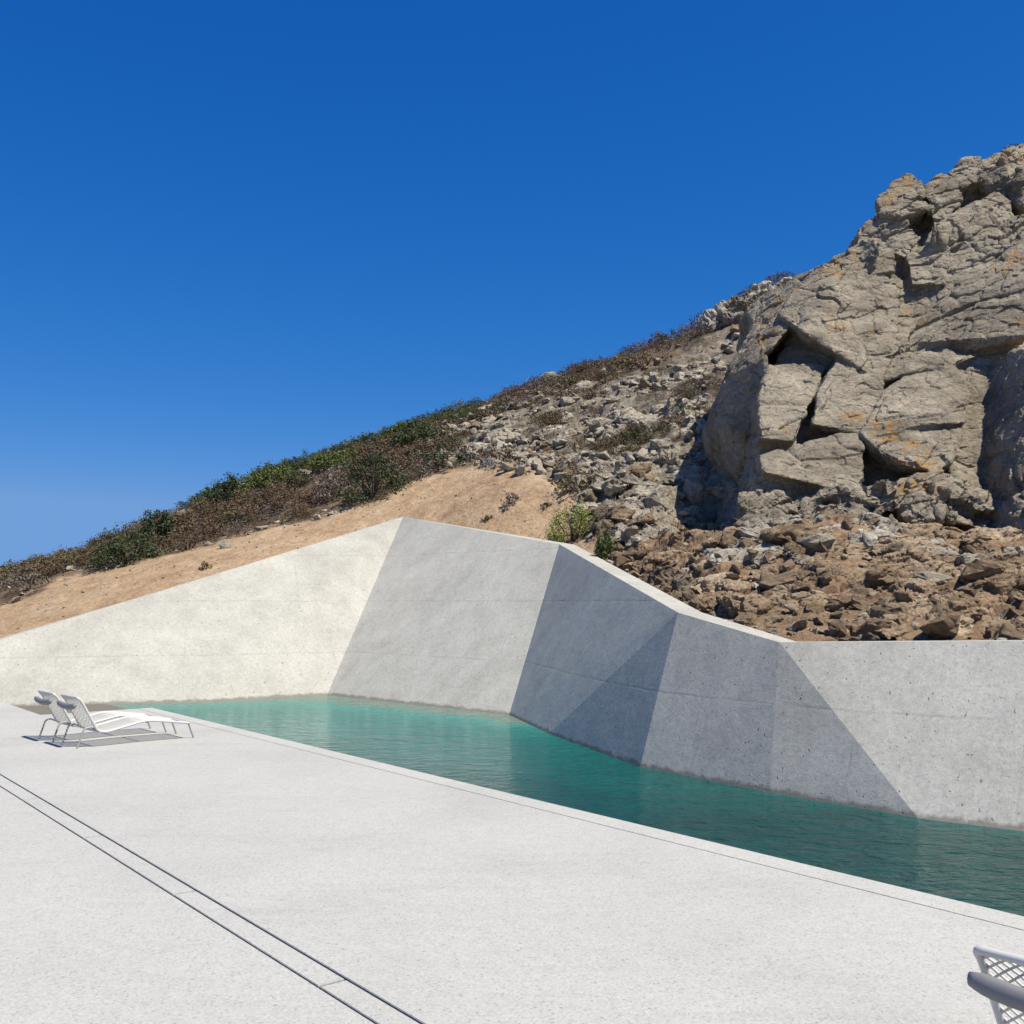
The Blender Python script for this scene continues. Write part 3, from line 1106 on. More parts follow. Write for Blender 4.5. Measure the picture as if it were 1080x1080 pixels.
block(bm, [(880, 270, 0.6), (905, 258, 0.4), (922, 285, 0.1), (900, 268, 0.1), (872, 285, 0.4)], 1.5, 0)
rb = random.Random(5)
for (x0, x1, y0, y1, n, lo, hi, dd) in ((905, 1080, 185, 268, 11, 12, 30, 0.0), (1000, 1080, 150, 200, 10, 12, 26, 0.5),
                                        (860, 1040, 515, 555, 16, 12, 32, -0.35), (845, 905, 280, 330, 4, 12, 24, 0.15), (790, 870, 530, 575, 8, 14, 30, -0.1)):
    for q in range(n):
        cx, cy = rb.uniform(x0, x1), rb.uniform(y0, y1)
        if cy < 268 - (cx - 880) * 0.62 + 14:
            continue
        wx_, wy_ = rb.uniform(lo, hi), rb.uniform(lo, hi) * 0.7
        a0 = rb.uniform(0, 6.28)
        tx, ty = rb.uniform(-.35, .35), rb.uniform(-.35, .1)
        fr = []
        for e in range(6):
            a = a0 + e * 1.047 + rb.uniform(-.3, .3)
            ux, uy = math.cos(a), math.sin(a)
            fr.append((cx + ux * wx_, cy + uy * wy_, dd - 0.12 + tx * ux - ty * uy + rb.uniform(-.1, .1)))
        block(bm, fr, 1.2, 0.2)
cliff = remesh_rock("cliff", bm, 0.03, M['cliff'], [(2.4, 0.07, 0.06), (0.95, 0.05, 0.03), (0.4, 0.03, 0.01), (0.16, 0.013, 0.003)], 3)
tag(cliff, kind="structure")

# knob of rock on the ridge
bm = bmesh.new()


def ridge(front, push=2.0):
    pts = []
    for px, py, Y in front:
        p = P(px, py, Y)
        pts += [p, p + Vector((0.2, push, -0.3))]
    hull_bm(bm, pts)


ridge([(742, 340, 36.5), (760, 318, 36.5), (775, 308, 36.2), (790, 318, 35.8), (800, 345, 35.5), (770, 352, 35.8)])
ridge([(782, 303, 36.5), (795, 296, 36.5), (812, 297, 36.3), (820, 330, 35.6), (790, 340, 35.6)])
ridge([(812, 300, 36.5), (828, 296, 36.5), (850, 305, 36.2), (850, 350, 35.5), (815, 345, 35.6)])
knob = remesh_rock("rock_outcrop", bm, 0.07, M['stone'], [(1.2, 0.28, 0.08), (0.5, 0.14, 0.06), (0.22, 0.06, 0.02)], 9)
tag(knob, "pale craggy knob of rock on the skyline left of the big cliff", "rock outcrop")


# ------------------------------------------------------------------ tubes


def tube_np(path, rad, sides=6, closed_ends=True):
    path = np.asarray(path, float)
    n = len(path)
    tan = np.gradient(path, axis=0)
    tan /= np.linalg.norm(tan, axis=1)[:, None] + 1e-12
    ref = np.array([0, 0, 1.0]) if abs(tan[:, 2]).mean() < 0.8 else np.array([1.0, 0, 0])
    a = np.cross(tan, ref)
    a /= np.linalg.norm(a, axis=1)[:, None] + 1e-12
    b = np.cross(tan, a)
    ang = np.arange(sides) / sides * 2 * math.pi
    rad = np.broadcast_to(np.asarray(rad, float), (n,))
    V = path[:, None, :] + rad[:, None, None] * (np.cos(ang)[None, :, None] * a[:, None, :] + np.sin(ang)[None, :, None] * b[:, None, :])
    V = V.reshape(-1, 3)
    i = np.arange(n - 1)[:, None] * sides
    j = np.arange(sides)[None, :]
    k = (j + 1) % sides
    F = np.stack([i + j, i + k, i + sides + k, i + sides + j], -1).reshape(-1, 4)
    return V, F


def join_np(parts):
    Vs, Fs, o = [], [], 0
    for V, F in parts:
        Vs.append(V)
        Fs.append(F + o)
        o += len(V)
    return np.concatenate(Vs), np.concatenate(Fs)


def tubes(name, paths, mat, parent, sides=8):
    V, F = join_np([tube_np(p, r, sides) for p, r in paths])
    return mesh_np(name, V, F, mat, parent, smooth=True)


def fillet(pts, r=0.05, seg=5):
    pts = [np.array(p, float) for p in pts]
    out = [pts[0]]
    for a, b, c in zip(pts[:-2], pts[1:-1], pts[2:]):
        u1 = a - b
        u2 = c - b
        l1, l2 = np.linalg.norm(u1), np.linalg.norm(u2)
        d = min(r, l1 * 0.45, l2 * 0.45)
        p, q = b + u1 / l1 * d, b + u2 / l2 * d
        for i in range(seg + 1):
            t = i / seg
            out.append((1 - t) ** 2 * p + 2 * t * (1 - t) * b + t * t * q)
    out.append(pts[-1])
    return np.array(out)


# ------------------------------------------------------------------ loungers (local x runs from the head end to the foot end)
LW = 0.62
PROF_BACK = [(-0.02, 0.650), (0.03, 0.60), (0.25, 0.205)]
PROF_SEAT = [(0.25, 0.205), (0.36, 0.185), (0.86, 0.290), (1.0, 0.285), (1.50, 0.215)]


def sling(name, prof, parent, pitch=0.052, rad=0.0052, horiz=False):
    pr = fillet([(x, 0, z) for x, z in prof], 0.12, 5)[:, [0, 2]]
    seg = np.hypot(*np.diff(pr, axis=0).T)
    s = np.concatenate([[0], np.cumsum(seg)])
    L = s[-1]
    W = LW - 0.02
    paths = []

    def at(ss, ww):
        dip = 0.012 * (1 - (2 * ww / W - 1) ** 2)
        return np.stack([np.interp(ss, s, pr[:, 0]), ww + 0.01, np.interp(ss, s, pr[:, 1]) - dip], 1)
    n = int((L + W) / pitch)
    for sg in (1, -1):
        for i in range(1, n + 1):
            c = i * pitch
            # cord s + w = c (or mirrored)
            s0, s1 = max(0, c - W), min(L, c)
            if s1 - s0 < 0.02:
                continue
            ss = np.linspace(s0, s1, max(3, int((s1 - s0) / 0.045) + 2))
            ww = c - ss
            if sg < 0:
                ww = W - ww
            p = at(ss, ww)
            p[:, 2] += 0.002 * sg
            paths.append((p, rad))
    return tubes(name, paths, M['cord'], parent, 5)


def make_lounger(loc, heading):
    root = empty("sun_lounger", loc, heading)
    rail = PROF_BACK + PROF_SEAT[1:]
    loop = [(x, 0, z) for x, z in rail[::-1]] + [(x, LW, z) for x, z in rail]
    ps = [(fillet(loop, 0.07), 0.0165)]
    for (x, z) in (PROF_SEAT[0], PROF_SEAT[-1], (0.90, 0.275)):
        ps.append((np.array([(x, y, z) for y in np.linspace(0, LW, 5)]), 0.0135))
    tubes("frame", ps, M['tube'], root, 10)
    sling("backrest", PROF_BACK, root)
    sling("seat", PROF_SEAT, root)
    for wv in (0.03, LW - 0.03):
        tubes("leg", [(fillet([(0.0, wv, 0), (0.075, wv, 0.235), (0.13, wv, 0.262), (0.30, wv, 0.195)], 0.07), 0.0125)], M['leg'], root)
        tubes("leg", [(fillet([(1.585, wv, 0), (1.50, wv, 0.215)], 0.03), 0.0125)], M['leg'], root)
    # head pad: a soft bolster slung behind the top rail
    bm = bmesh.new()
    nseg, na = 26, 18
    rings = []
    for i in range(nseg + 1):
        f = i / nseg
        y = -0.008 + f * (LW + 0.016)
        e = min(f, 1 - f) * nseg / 3.0
        sc = 0.62 + 0.38 * math.sin(min(1, e) * math.pi / 2)
        sag = -0.028 * math.sin(f * math.pi)
        ring = []
        for k_ in range(na):
            a = k_ / na * 2 * math.pi
            ring.append(bm.verts.new((-0.058 + 0.030 * sc * math.cos(a), y, 0.552 + sag + 0.040 * sc * math.sin(a))))
        rings.append(ring)
    for a, b in zip(rings[:-1], rings[1:]):
        for k_ in range(na):
            bm.faces.new((a[k_], a[(k_ + 1) % na], b[(k_ + 1) % na], b[k_]))
    bm.faces.new(rings[0][::-1])
    bm.faces.new(rings[-1])
    bmesh.ops.recalc_face_normals(bm, faces=bm.faces)
    pad = bm_obj("headrest", bm, M['pad'], root, smooth=True)
    return root


HEAD = R(42)
f1 = G(82, 790)
l1 = make_lounger(f1, HEAD)
tag(l1, "white mesh sun lounger standing nearest the camera of the pair by the pool's far corner", "sun lounger", "white sun loungers on the pool deck")
ax, wx = Vector((math.cos(HEAD), math.sin(HEAD), 0)), Vector((-math.sin(HEAD), math.cos(HEAD), 0))
l2 = copy_tree(l1)
l2.location = f1 + wx * 0.84 - ax * 0.03
l2["label"] = "white mesh sun lounger half hidden behind its twin, the closer to the concrete wall"
l3 = copy_tree(l1)
top3 = P(1028, 985, 3.82 / K)
l3.location = Vector((top3.x, top3.y, 0)) - wx * LW + ax * 0.02
l3["label"] = "white mesh sun lounger in the lower right corner, only its grey headrest end showing"

# ------------------------------------------------------------------ stones


def stone_mesh(name, k, flat=0.65, mat='stone', n=14, sub=3, amp=0.05):
    r = random.Random(k)
    bm = bmesh.new()
    pts = []
    for i in range(n):
        v = Vector((r.gauss(0, 1), r.gauss(0, 1), r.gauss(0, 1))).normalized()
        v = Vector((v.x * r.uniform(.8, 1.05), v.y * r.uniform(.65, .95), v.z * flat * r.uniform(.85, 1.1)))
        pts.append(v * 0.5)
    hull_bm(bm, pts)
    bmesh.ops.triangulate(bm, faces=bm.faces)
    for _ in range(sub):
        es = [e for e in bm.edges if e.calc_length() > 0.16]
        if es:
            bmesh.ops.subdivide_edges(bm, edges=es, cuts=1)
            bmesh.ops.triangulate(bm, faces=[f for f in bm.faces if len(f.verts) > 3])
    me = bpy.data.meshes.new(name)
    bm.normal_update()
    bm.to_mesh(me)
    bm.free()
    V = get_co(me)
    V = rock_relief(V, get_no(me), [(0.5, amp, amp * 0.5), (0.2, amp * 0.6, amp * 0.2)], k)
    me.vertices.foreach_set("co", V.astype(np.float32).ravel())
    me.update()
    me.materials.append(M[mat])
    return me


STONES = {m: [stone_mesh("loose_stone", 40 + i + (100 if m != 'stone' else 0), random.Random(i).uniform(.45, .85), m) for i in range(7)] for m in ('stone', 'brown_stone')}
for m in STONES:
    for me in STONES[m]:
        tot = np.empty(len(me.polygons), dtype=np.int32)
        me.polygons.foreach_get("loop_total", tot)
        assert (tot == 3).all()



back_top = [np.array(p.xy) for p in offset_line(TOPLINE, THICK)]


def wall_dist(x, y):
    q = np.array([x, y])
    best = 1e9
    for a, b in zip(back_top[:-1], back_top[1:]):
        ab = b - a
        t = min(1, max(0, (q - a) @ ab / (ab @ ab)))
        best = min(best, float(np.linalg.norm(q - a - t * ab)))
    return best


def bedrock(name, spots, voxel, mat, scales, k, label=None):
    """broken ledges standing out of the slope: flattened blocks let into the ground and fused"""
    bm = bmesh.new()
    r = random.Random(k)
    for (px, py, wpx, hpx) in spots:
        h_ = hit(px, py)
        if h_ is None:
            continue
        sc = h_.y / 1080
        w2, h2 = wpx * sc, hpx * sc
        if wall_dist(h_.x, h_.y) < w2 * 1.15 + 0.06:
            continue
        tilt = r.uniform(-0.28, 0.28)
        a0 = r.uniform(0, 6.28)
        pts = []
        for e in range(7):
            a = a0 + e * 0.8976 + r.uniform(-.25, .25)
            x, z = math.cos(a) * w2 * r.uniform(.8, 1.1), math.sin(a) * h2 * r.uniform(.8, 1.1)
            x, z = x * math.cos(tilt) - z * math.sin(tilt), x * math.sin(tilt) + z * math.cos(tilt)
            y = r.uniform(-.10, .06) * w2 - 0.16 * w2 + z * 0.5
            p = h_ + Vector((x, y, z))
            pts.append(p)
            pts.append(p + Vector((r.uniform(-.1, .1) * w2, 1.1 * w2 + 0.25, r.uniform(-.1, .05) * h2)))
        hull_bm(bm, pts)
    o = remesh_rock(name, bm, voxel, mat, scales, k)
    tag(o, kind="structure")
    return o


sr = random.Random(77)
led = []
for q in range(120):
    px, py = sr.uniform(650, 1095), sr.uniform(560, 672)
    if py < 600 and px < 700:
        continue
    w_ = sr.choice([9, 14, 20, 28, 40]) * sr.uniform(.8, 1.2)
    led.append((px, py, w_, w_ * sr.uniform(.22, .5)))
bedrock("bedrock_ledge", led, 0.028, M['ledge'], [(0.5, 0.05, 0.03), (0.2, 0.028, 0.012), (0.09, 0.012, 0.004)], 21)
led2 = []
for q in range(46):
    w_ = sr.choice([9, 13, 18, 26]) * sr.uniform(.8, 1.2)
    led2.append((sr.uniform(770, 1075), sr.uniform(550, 592), w_, w_ * sr.uniform(.3, .6)))
bedrock("bedrock_foot", led2, 0.03, M['stone'], [(0.5, 0.06, 0.03), (0.2, 0.03, 0.012), (0.09, 0.012, 0.004)], 27)
led = []
for q in range(60):
    f = sr.random() * 7.99
    bk = [(560, 484), (585, 494), (605, 512), (622, 536), (638, 562), (655, 588), (682, 608), (705, 622), (735, 640)]
    a, b = bk[int(f)], bk[int(f) + 1]
    w_ = sr.uniform(5, 15)
    led.append((a[0] + (b[0] - a[0]) * (f % 1) + sr.uniform(-2, 16), a[1] + (b[1] - a[1]) * (f % 1) + sr.uniform(-12, 4), w_, w_ * sr.uniform(.5, 1.2)))
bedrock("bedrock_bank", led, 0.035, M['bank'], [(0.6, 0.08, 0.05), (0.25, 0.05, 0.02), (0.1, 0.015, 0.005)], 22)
led = []
for q in range(210):
    px, py = sr.uniform(470, 790), sr.uniform(385, 560)
    if not in_poly(np.array([px]), np.array([py]), ROCKY)[0]:
        continue
    w_ = sr.choice([5, 7, 9, 12, 18]) * sr.uniform(.8, 1.2)
    led.append((px, py, w_, w_ * sr.uniform(.3, .6)))
for q in range(12):
    led.append((sr.uniform(702, 745), sr.uniform(410, 510), sr.uniform(6, 11), sr.uniform(10, 22)))
bedrock("bedrock_scree", led, 0.05, M['stone'], [(0.7, 0.09, 0.05), (0.3, 0.05, 0.02), (0.13, 0.02, 0.006)], 23)

flatV = TV.copy()
pxv, pyv = to_px(TV)
inframe = (pxv > -40) & (pxv < 1120) & (pyv > 100) & (pyv < 760) & (TV[:, 1] < 50)
colu = np.arange(NT_ * NR_) % NR_
inframe &= (colu > 6)


def pick(wt, n):
    wt = wt * inframe
    return rng.choice(len(TV), n, replace=True, p=wt / wt.sum())


stones = []


def add_stones(wt, n, lo, hi, pw, matk, kind):
    for i in pick(wt, n):
        sz = lo * (hi / lo) ** (rng.random() ** pw)
        p = TV[i] + np.array([rng.normal() * .05, rng.normal() * .05, 0])
        if p[1] < 26 and wall_dist(p[0], p[1]) < sz * .7 + .03:
            continue
        stones.append((sz / np.hypot(p[0], p[1]), sz, p, matk if rng.random() < 0.9 else ('stone' if matk != 'stone' else 'brown_stone'), kind))


upper = np.clip((pyv - 330) / 60, 0, 1)
patch = np.clip(fbm(TV * 0.28, 3, 71) * 2.2 + 0.45, 0.03, 1)
add_stones(rock * patch, 3200, 0.05, 0.75, 2.6, 'stone', 'scree')
add_stones(terr, 1700, 0.03, 0.42, 2.4, 'brown_stone', 'terrace')
add_stones(terr, 650, 0.03, 0.26, 2.4, 'stone', 'terrace')
add_stones(scr * np.clip(fbm(TV * 0.22, 3, 77) * 3 - 0.1, 0.01, 1), 420, 0.10, 0.5, 2.2, 'stone', 'scrub')
add_stones(sand, 700, 0.015, 0.11, 3.0, 'stone', 'sand')
add_stones(sand, 300, 0.015, 0.09, 3.0, 'brown_stone', 'sand')
# pebbles and stones along the foot of the scrub
bnd = (sand > 0.25) & (sand < 0.75) & (pxv < 560)
add_stones(bnd.astype(float), 90, 0.08, 0.45, 1.8, 'stone', 'edge')
stones.sort(key=lambda q: -q[0])
LAB = {
    'scree': ("pale grey loose stone lying in the scree between the scrub and the big cliff", "loose stones in the scree"),
    'terrace': ("rough loose stone lying on the brown earth terrace below the big cliff", "loose stones on the terrace"),
    'scrub': ("pale stone showing through the low scrub of the hillside", "stones in the scrub"),
    'sand': ("small pale stone lying on the bare sand above the wall", "stones on the sand"),
    'edge': ("pale stone lying where the scrub meets the bare sand strip", "stones along the foot of the scrub"),
}


def rand_rot(tilt=0.6):
    return (rng.normal() * tilt, rng.normal() * tilt, rng.uniform(0, 6.28))


N_IND = 270
for q, (ap, sz, p, mk, kd) in enumerate(stones[:N_IND]):
    me = STONES[mk][int(rng.integers(7))]
    o = bpy.data.objects.new("loose_stone", me)
    COL.objects.link(o)
    o.location = p + np.array([0, 0, 0.10 * sz])
    o.rotation_euler = rand_rot(0.45)
    o.scale = (sz * rng.uniform(.9, 1.3), sz, sz * rng.uniform(.6, 1.0))
    tag(o, LAB[kd][0], "stone", LAB[kd][1])
for mk in ('stone', 'brown_stone'):
    parts = []
    cache = []
    for me in STONES[mk]:
        V = get_co(me)
        Fi = np.empty(len(me.polygons) * 3, dtype=np.int32)
        me.polygons.foreach_get("vertices", Fi)
        cache.append((V, Fi.reshape(-1, 3)))
    from mathutils import Euler
    for ap, sz, p, mk2, kd in stones[N_IND:]:
        if mk2 != mk:
            continue
        V, Fi = cache[int(rng.integers(7))]
        m = np.array(Euler(rand_rot(0.5)).to_matrix())
        parts.append(((V * np.array([sz * 1.1, sz, sz * .8])) @ m.T + p + np.array([0, 0, 0.1 * sz]), Fi))
    V, Fi = join_np(parts)
    tag(mesh_np("rubble", V, Fi, M[mk]), kind="stuff")

# single rocks that can be told apart in the photo: pixel centre, width and height in pixels, material, label
rocks = [
    (1036, 604, 62, 30, 'brown_stone', "flat grey brown slab, largest rock on the terrace, near the right edge"),
    (992, 657, 68, 30, 'brown_stone', "dark brown slab of rock just above the flat right end of the concrete wall"),
    (822, 613, 58, 18, 'brown_stone', "long flat brown rock lying in the middle of the terrace below the cliff"),
    (938, 648, 44, 22, 'brown_stone', "rounded tan rock above the concrete wall, left of the dark brown slab"),
    (970, 598, 26, 14, 'stone', "small pale cream stone beside the big rimmed slab"),
    (985, 613, 46, 15, 'stone', "flat grey rock just below the small cream stone"),
    (918, 663, 42, 18, 'brown_stone', "reddish brown rock resting low against the top of the concrete wall"),
    (885, 640, 30, 16, 'brown_stone', "small tan block on the bare brown slope of the terrace"),
    (860, 575, 46, 20, 'stone', "whitish broken ledge of rock at the foot of the cliff"),
    (800, 566, 50, 20, 'stone', "whitish lump of rock at the foot of the nose of the cliff"),
    (700, 528, 44, 40, 'stone', "big grey boulder in the dark hollow left of the cliff"),
    (735, 520, 34, 42, 'stone', "tall grey boulder deepest in the dark hollow left of the cliff"),
    (670, 500, 40, 18, 'stone', "broad pale boulder in the scree above the dark rocky bank"),
    (655, 488, 30, 16, 'stone', "pale boulder lying upslope of the broad boulder in the scree"),
    (600, 424, 34, 14, 'stone', "long white rock near the top of the scree under the heath"),
    (235, 575, 15, 13, 'stone', "single rounded pale boulder where the scrub ends at the sand"),
    (274, 557, 20, 8, 'stone', "flat pale rock at the foot of the scrub, right of the rounded boulder"),
    (188, 543, 36, 9, 'stone', "long low pale slab on the skyline right of the dark tall bush"),
    (213, 535, 16, 9, 'stone', "pale rock on the skyline under the left end of the green thicket"),
    (321, 499, 16, 9, 'stone', "pale rock in the middle of the dark green thicket"),
    (583, 398, 28, 14, 'stone', "jagged pale rock standing alone on the skyline of the heath"),
    (44, 591, 18, 6, 'stone', "low pale slab on the skyline near the left edge"),
    (64, 584, 10, 6, 'stone', "small pale rock on the skyline next to the low slab near the left edge"),
]
for i, (px, py, wpx, hpx, mk, lab) in enumerate(rocks):
    h_ = hit(px, py + hpx * 0.3)
    if h_ is None:
        h_ = hit(px, py + hpx + 4) or hit(px, py + 20)
    if h_ is None:
        print("NO HIT", lab)
        continue
    dist = h_.y
    ws, hs = wpx / 1080 * dist, hpx / 1080 * dist
    me = stone_mesh("rock", 300 + i, 0.85, mk, 20, 4, 0.045)
    o = bpy.data.objects.new("rock", me)
    COL.objects.link(o)
    o.location = h_ + Vector((0, (-0.10 if h_.y < 19 else 0.15) * ws, hs * 0.25))
    o.rotation_euler = (rng.normal() * .15, rng.normal() * .15, rng.normal() * .3)
    o.scale = (ws * 1.08, ws * 0.8, hs * 1.35)
    tag(o, lab, "rock")

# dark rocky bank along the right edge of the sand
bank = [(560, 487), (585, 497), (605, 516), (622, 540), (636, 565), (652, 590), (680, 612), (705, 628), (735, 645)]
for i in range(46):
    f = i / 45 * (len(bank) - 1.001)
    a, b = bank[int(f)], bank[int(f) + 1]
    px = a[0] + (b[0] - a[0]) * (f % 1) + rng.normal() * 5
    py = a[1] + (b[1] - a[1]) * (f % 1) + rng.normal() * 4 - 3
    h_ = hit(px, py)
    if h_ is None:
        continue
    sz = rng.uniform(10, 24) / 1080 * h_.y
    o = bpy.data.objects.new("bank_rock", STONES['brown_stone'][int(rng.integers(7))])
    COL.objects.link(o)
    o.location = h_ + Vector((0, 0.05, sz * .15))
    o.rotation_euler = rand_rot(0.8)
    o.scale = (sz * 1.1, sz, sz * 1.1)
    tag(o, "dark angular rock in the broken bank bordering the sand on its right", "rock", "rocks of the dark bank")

# ------------------------------------------------------------------ shrubs


def shrub_np(k, n_leaf=420, rx=0.5, h=0.55, leaf=0.035, clumps=26, ragged=0.25, csz=0.20):
    r = np.random.default_rng(k)
    th_ = r.uniform(0, 2 * math.pi, clumps)
    el = np.arcsin(r.uniform(0.02, 1.0, clumps))
    rad = 1 - ragged * r.random(clumps)
    C = np.stack([np.cos(th_) * np.cos(el) * rx * rad, np.sin(th_) * np.cos(el) * rx * rad, np.sin(el) * h * rad], 1)
    ci = r.integers(clumps, size=n_leaf)
    cs = csz * rx * (0.6 + r.random(clumps))
    d = r.normal(size=(n_leaf, 3))
    d /= np.linalg.norm(d, axis=1)[:, None]
    L = C[ci] + d * (cs[ci] * r.random(n_leaf) ** 0.45)[:, None]
    L[:, 2] = np.maximum(L[:, 2], 0.01)
    # leaf quads facing every way, a little upward
    nrm = d + r.normal(size=(n_leaf, 3)) * 0.7 + np.array([0, 0, 0.4])
    nrm /= np.linalg.norm(nrm, axis=1)[:, None]
    a = np.cross(nrm, r.normal(size=(n_leaf, 3)))
    a /= np.linalg.norm(a, axis=1)[:, None]
    b = np.cross(nrm, a)
    ls = leaf * (0.6 + 0.8 * r.random(n_leaf))
    q = [(-1, 0), (0, -.5), (1, 0), (0, .5)]
    V = np.stack([L + a * (ls * u)[:, None] + b * (ls * v)[:, None] for u, v in q], 1).reshape(-1, 3)
    F = np.arange(n_leaf * 4).reshape(-1, 4)
    # stems from the base to some clumps
    st = []
    for c in C[:: 2]:
        base = np.array([r.normal() * .04 * rx, r.normal() * .04 * rx, -0.05])
        mid = (base + c) / 2 + r.normal(size=3) * .05 * rx
        st.append(tube_np(np.array([base, mid, c]), np.array([.018, .012, .005]) * rx * 2, 4))
    return (V, F), join_np(st)


KINDS = {'leaf_dark': (900, .5, .62, .030, 34), 'leaf_green': (800, .5, .5, .030, 30), 'leaf_brown': (620, .52, .42, .026, 30), 'leaf_grey': (430, .5, .42, .024, 26), 'leaf_olive': (600, .5, .45, .026, 30)}
SHRUB = {}
for mk, (nl, rx, hh, lf, cl) in KINDS.items():
    SHRUB[mk] = []
    for i in range(3):
        (V, F), (V2, F2) = shrub_np(500 + i * 17 + len(mk), nl, rx, hh, lf, cl)
        me = mesh_np("shrub", np.concatenate([V, V2]), [F, F2 + len(V)], M[mk], do_link=False)
        me.materials.append(M['stem'])
        mi = np.zeros(len(me.polygons), dtype=np.int32)
        mi[len(F):] = 1
        me.polygons.foreach_set("material_index", mi)
        SHRUB[mk].append((me, (V, F)))

SLAB = {
    'leaf_dark': ("dark green shrub growing in the scrub near the crest of the hillside", "dark green shrubs"),
    'leaf_green': ("mid green leafy shrub growing in the scrub near the skyline", "mid green shrubs"),
    'leaf_brown': ("rusty brown dry heath shrub on the hillside above the sand", "rusty brown heath shrubs"),
    'leaf_grey': ("grey leafless looking dry shrub on the hillside above the sand", "grey dry shrubs"),
    'leaf_olive': ("olive brown low shrub on the hillside above the sand", "olive brown shrubs"),
}
GREEN_RIDGE = [(205, 535), (230, 515), (330, 478), (450, 440), (510, 425), (510, 440), (450, 462), (390, 482), (300, 510), (240, 535)]


def kind_at(p):
    x, y = to_px(p[None])
    x, y = x[0], y[0]
    n = fbm(p[None] * 0.35, 3, 91)[0]
    n2 = rng.random()
    g = poly_mask(np.array([x]), np.array([y]), GREEN_RIDGE, 16)[0]
    if n2 < g * 0.8:
        return 'leaf_green' if rng.random() < 0.5 else 'leaf_dark'
    if n > 0.2 and n2 < 0.5:
        return 'leaf_olive'
    if n < -0.15 and n2 < 0.55:
        return 'leaf_grey'
    return 'leaf_brown' if n2 < 0.84 else ('leaf_olive' if n2 < .97 else 'leaf_dark')


depthw = np.clip((TV[:, 1] - 20) / 10, 0, 1)
hw = scr * inframe * (pxv < 830) * (TV[:, 1] > 24) * (0.25 + np.clip(TV[:, 1] - 28, 0, 30) / 20)
plants = []
for i in pick(hw, 2600):
    sz = 0.35 * (1.5 / 0.35) ** (rng.random() ** 1.5)
    plants.append((sz / TV[i, 1], sz, TV[i]))
rw = rock * np.clip(-fbm(TV * 0.28, 3, 71) * 3 - 0.1, 0, 1) * (pxv < 760) * (pyv < 500)
for i in pick(rw, 420):
    sz = 0.3 * (1.1 / 0.3) ** (rng.random() ** 1.6)
    plants.append((sz / TV[i, 1], sz, TV[i]))
# bushes one can tell apart: pixel of the foot, width and height in pixels, leaves, label
bushes = [
    (392, 527, 78, 58, 'leaf_dark', 1500, 40, "big round dark green bush standing at the upper edge of the sand"),
    (350, 530, 46, 36, 'leaf_grey', 800, 30, "grey brown twiggy bush left of the big round dark bush"),
    (128, 597, 76, 44, 'leaf_dark', 1500, 40, "broad dark green bush near the left end of the hillside"),
    (163, 578, 40, 44, 'leaf_dark', 1000, 22, "tall ragged dark bush rising above the skyline on the left"),
    (240, 530, 46, 32, 'leaf_dark', 1000, 30, "dark green bush at the left end of the ridge thicket"),
    (285, 518, 60, 34, 'leaf_green', 1200, 36, "spreading green bush in the middle of the ridge thicket"),
    (350, 496, 58, 22, 'leaf_green', 1100, 36, "low green bush at the right end of the ridge thicket"),
    (445, 468, 60, 22, 'leaf_dark', 1100, 34, "dark green bush on the skyline above the sand's highest point"),
    (685, 385, 70, 18, 'leaf_olive', 1000, 34, "flat olive bush on the skyline of the heath near the rock knob"),
    (606, 574, 64, 46, 'leaf_bright', 5200, 36, "bright yellow green feathery bush growing on the sand behind the wall"),
    (640, 590, 24, 34, 'leaf_green', 700, 20, "narrow green bush squeezed against the dark rocky bank"),
    (540, 537, 26, 20, 'leaf_grey', 260, 14, "sparse grey sprig growing in the middle of the sand"),
    (578, 536, 20, 8, 'leaf_olive', 220, 12, "tiny flat green plant on the sand right of the grey sprig"),
    (516, 549, 16, 8, 'leaf_olive', 200, 12, "tiny green plant on the sand left of the grey sprig"),
    (216, 601, 16, 11, 'leaf_olive', 260, 12, "small green plant alone on the sand strip at the left"),
    (925, 546, 36, 18, 'leaf_olive', 500, 22, "dry grassy tuft at the foot of the cliff"),
    (1068, 160, 40, 16, 'leaf_olive', 700, 24, "olive bush on the very top of the cliff at the right edge"),
]

bfoot = []
for b in bushes[:9]:
    h_ = hit(b[0], b[1])
    if h_ is not None:
        bfoot.append((h_.x, h_.y, b[2] / 1080 * h_.y * 0.62))
plants = [q for q in plants if all(math.hypot(q[2][0] - x, q[2][1] - y) > r_ or q[1] < 0.5 and q[2][1] > y for x, y, r_ in bfoot)]
plants.sort(key=lambda q: -q[0])
cnt = {}
loose = {k: [] for k in SHRUB}
for q, (ap, sz, p) in enumerate(plants):
    mk = kind_at(p)
    me, (V, F) = SHRUB[mk][int(rng.integers(3))]
    if q < 280:
        o = bpy.data.objects.new("shrub", me)
        COL.objects.link(o)
        o.location = p - np.array([0, 0, 0.04])
        o.rotation_euler = (rng.normal() * .1, rng.normal() * .1, rng.uniform(0, 6.28))
        o.scale = (sz * rng.uniform(.85, 1.3), sz * rng.uniform(.85, 1.2), sz * rng.uniform(.65, 1.0))
        tag(o, SLAB[mk][0], "shrub", SLAB[mk][1])
    else:
        nq = int(len(F) * 0.9)
        sel = rng.permutation(len(F))[:nq]
        Vq = V.reshape(-1, 4, 3)[sel].copy()
        c = Vq.mean(1, keepdims=True)
        Vq = c + (Vq - c) * 0.85
        a = rng.uniform(0, 6.28)
        m = np.array([[math.cos(a), -math.sin(a), 0], [math.sin(a), math.cos(a), 0], [0, 0, 1]])
        loose[mk].append(((Vq.reshape(-1, 3) * sz * np.array([1, 1, .8])) @ m.T + p - np.array([0, 0, .03]), np.arange(nq * 4).reshape(-1, 4)))
for mk, parts in loose.items():
    if parts:
        V, F = join_np(parts)
        tag(mesh_np("undergrowth", V, F, M[mk]), kind="stuff")

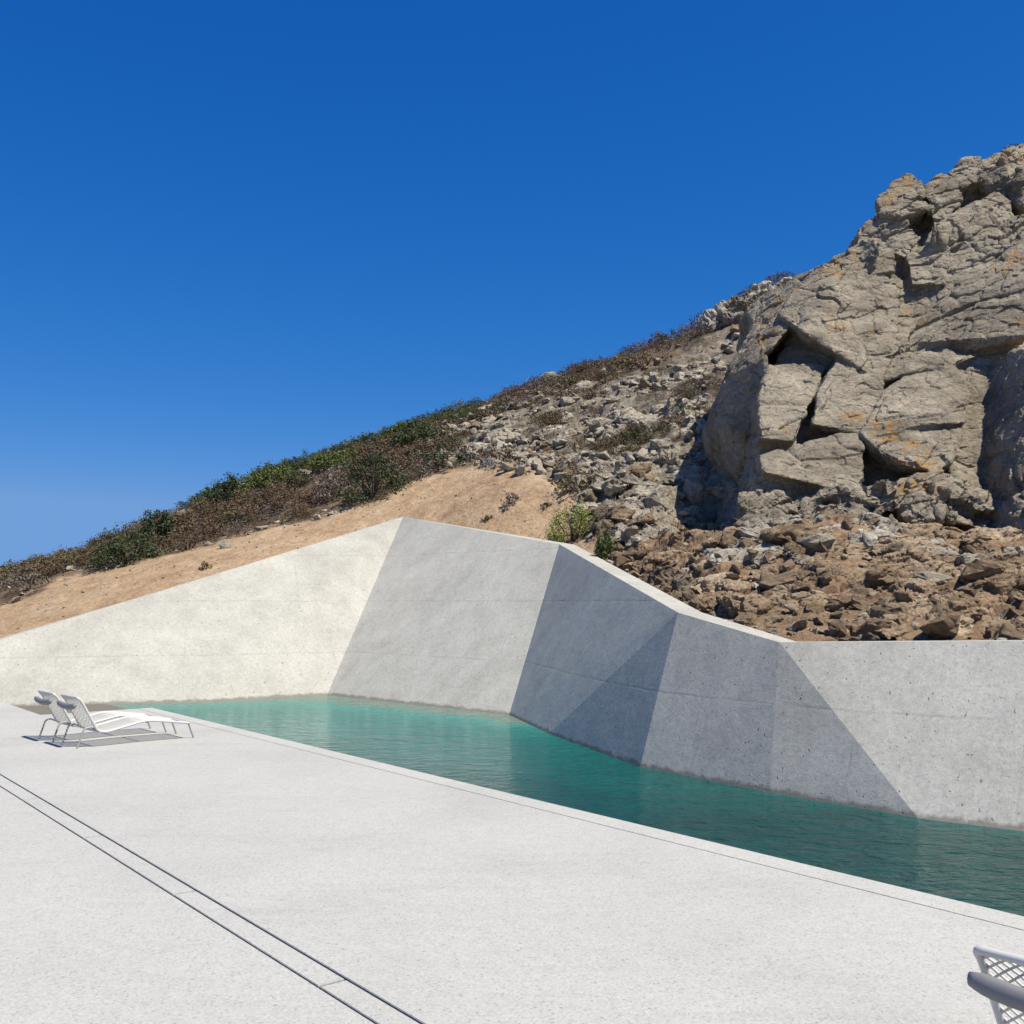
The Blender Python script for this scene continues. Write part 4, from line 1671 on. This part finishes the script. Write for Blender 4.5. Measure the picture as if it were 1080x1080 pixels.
for i, (px, py, wpx, hpx, mk, nl, cl, lab) in enumerate(bushes):
    h_ = hit(px, py) if py > 200 else None
    if py < 200:
        h_ = P(px + 10, py + 3, 23.4)
    if h_ is None:
        h_ = hit(px, py + 8)
    if h_ is None:
        print("NO HIT", lab)
        continue
    ws, hs = wpx / 1080 * h_.y, hpx / 1080 * h_.y
    root = empty("bush", h_ - Vector((0, -0.2 * ws, 0.05)))
    tag(root, lab, "bush")
    lf = max(0.014, min(0.05, (1.5 if mk != 'leaf_bright' else 1.05) / 1080 * h_.y))
    (V, F), (V2, F2) = shrub_np(900 + i, int(nl * (2.6 if mk in ('leaf_dark', 'leaf_green') else 1)), 0.5, 1.0, lf / max(ws, .2), cl * 2, 0.3, 0.30)
    sc = np.array([ws, ws * .9, hs])
    c = V.reshape(-1, 4, 3).mean(1, keepdims=True)
    off = (V.reshape(-1, 4, 3) - c) * ws
    V = (c * sc + off).reshape(-1, 3)
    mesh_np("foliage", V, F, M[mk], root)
    mesh_np("stems", V2 * sc, F2, M['stem'], root)

# dead twigs poking out of the terrace
for i, (px, py, hp) in enumerate(((1050, 660, 34), (1066, 650, 30), (955, 655, 24), (905, 555, 26), (930, 548, 30), (960, 552, 20), (885, 642, 22), (800, 560, 20), (780, 560, 18))):
    h_ = hit(px, py)
    if h_ is None:
        continue
    s_ = hp / 1080 * h_.y
    ps = []
    r = random.Random(i)
    for k_ in range(7):
        t0 = np.array([0, 0, -0.03])
        d_ = np.array([r.uniform(-1, 1), r.uniform(-.6, .6), r.uniform(.3, 1)])
        m_ = t0 + d_ * s_ * .5 + np.array([r.uniform(-.1, .1), 0, 0]) * s_
        e_ = m_ + (d_ + np.array([r.uniform(-.8, .8), r.uniform(-.5, .5), r.uniform(-.4, .4)])) * s_ * .5
        ps.append((np.array([t0, m_, e_]), np.array([.006, .004, .002]) * 1.3))
    V, F = join_np([tube_np(p, rd, 4) for p, rd in ps])
    o = mesh_np("dead_twig", V, F, M['dead_twig'])
    o.location = h_
    tag(o, "dead pale twigs sticking out of the stony terrace below the cliff", "twigs", "dead twigs on the terrace")
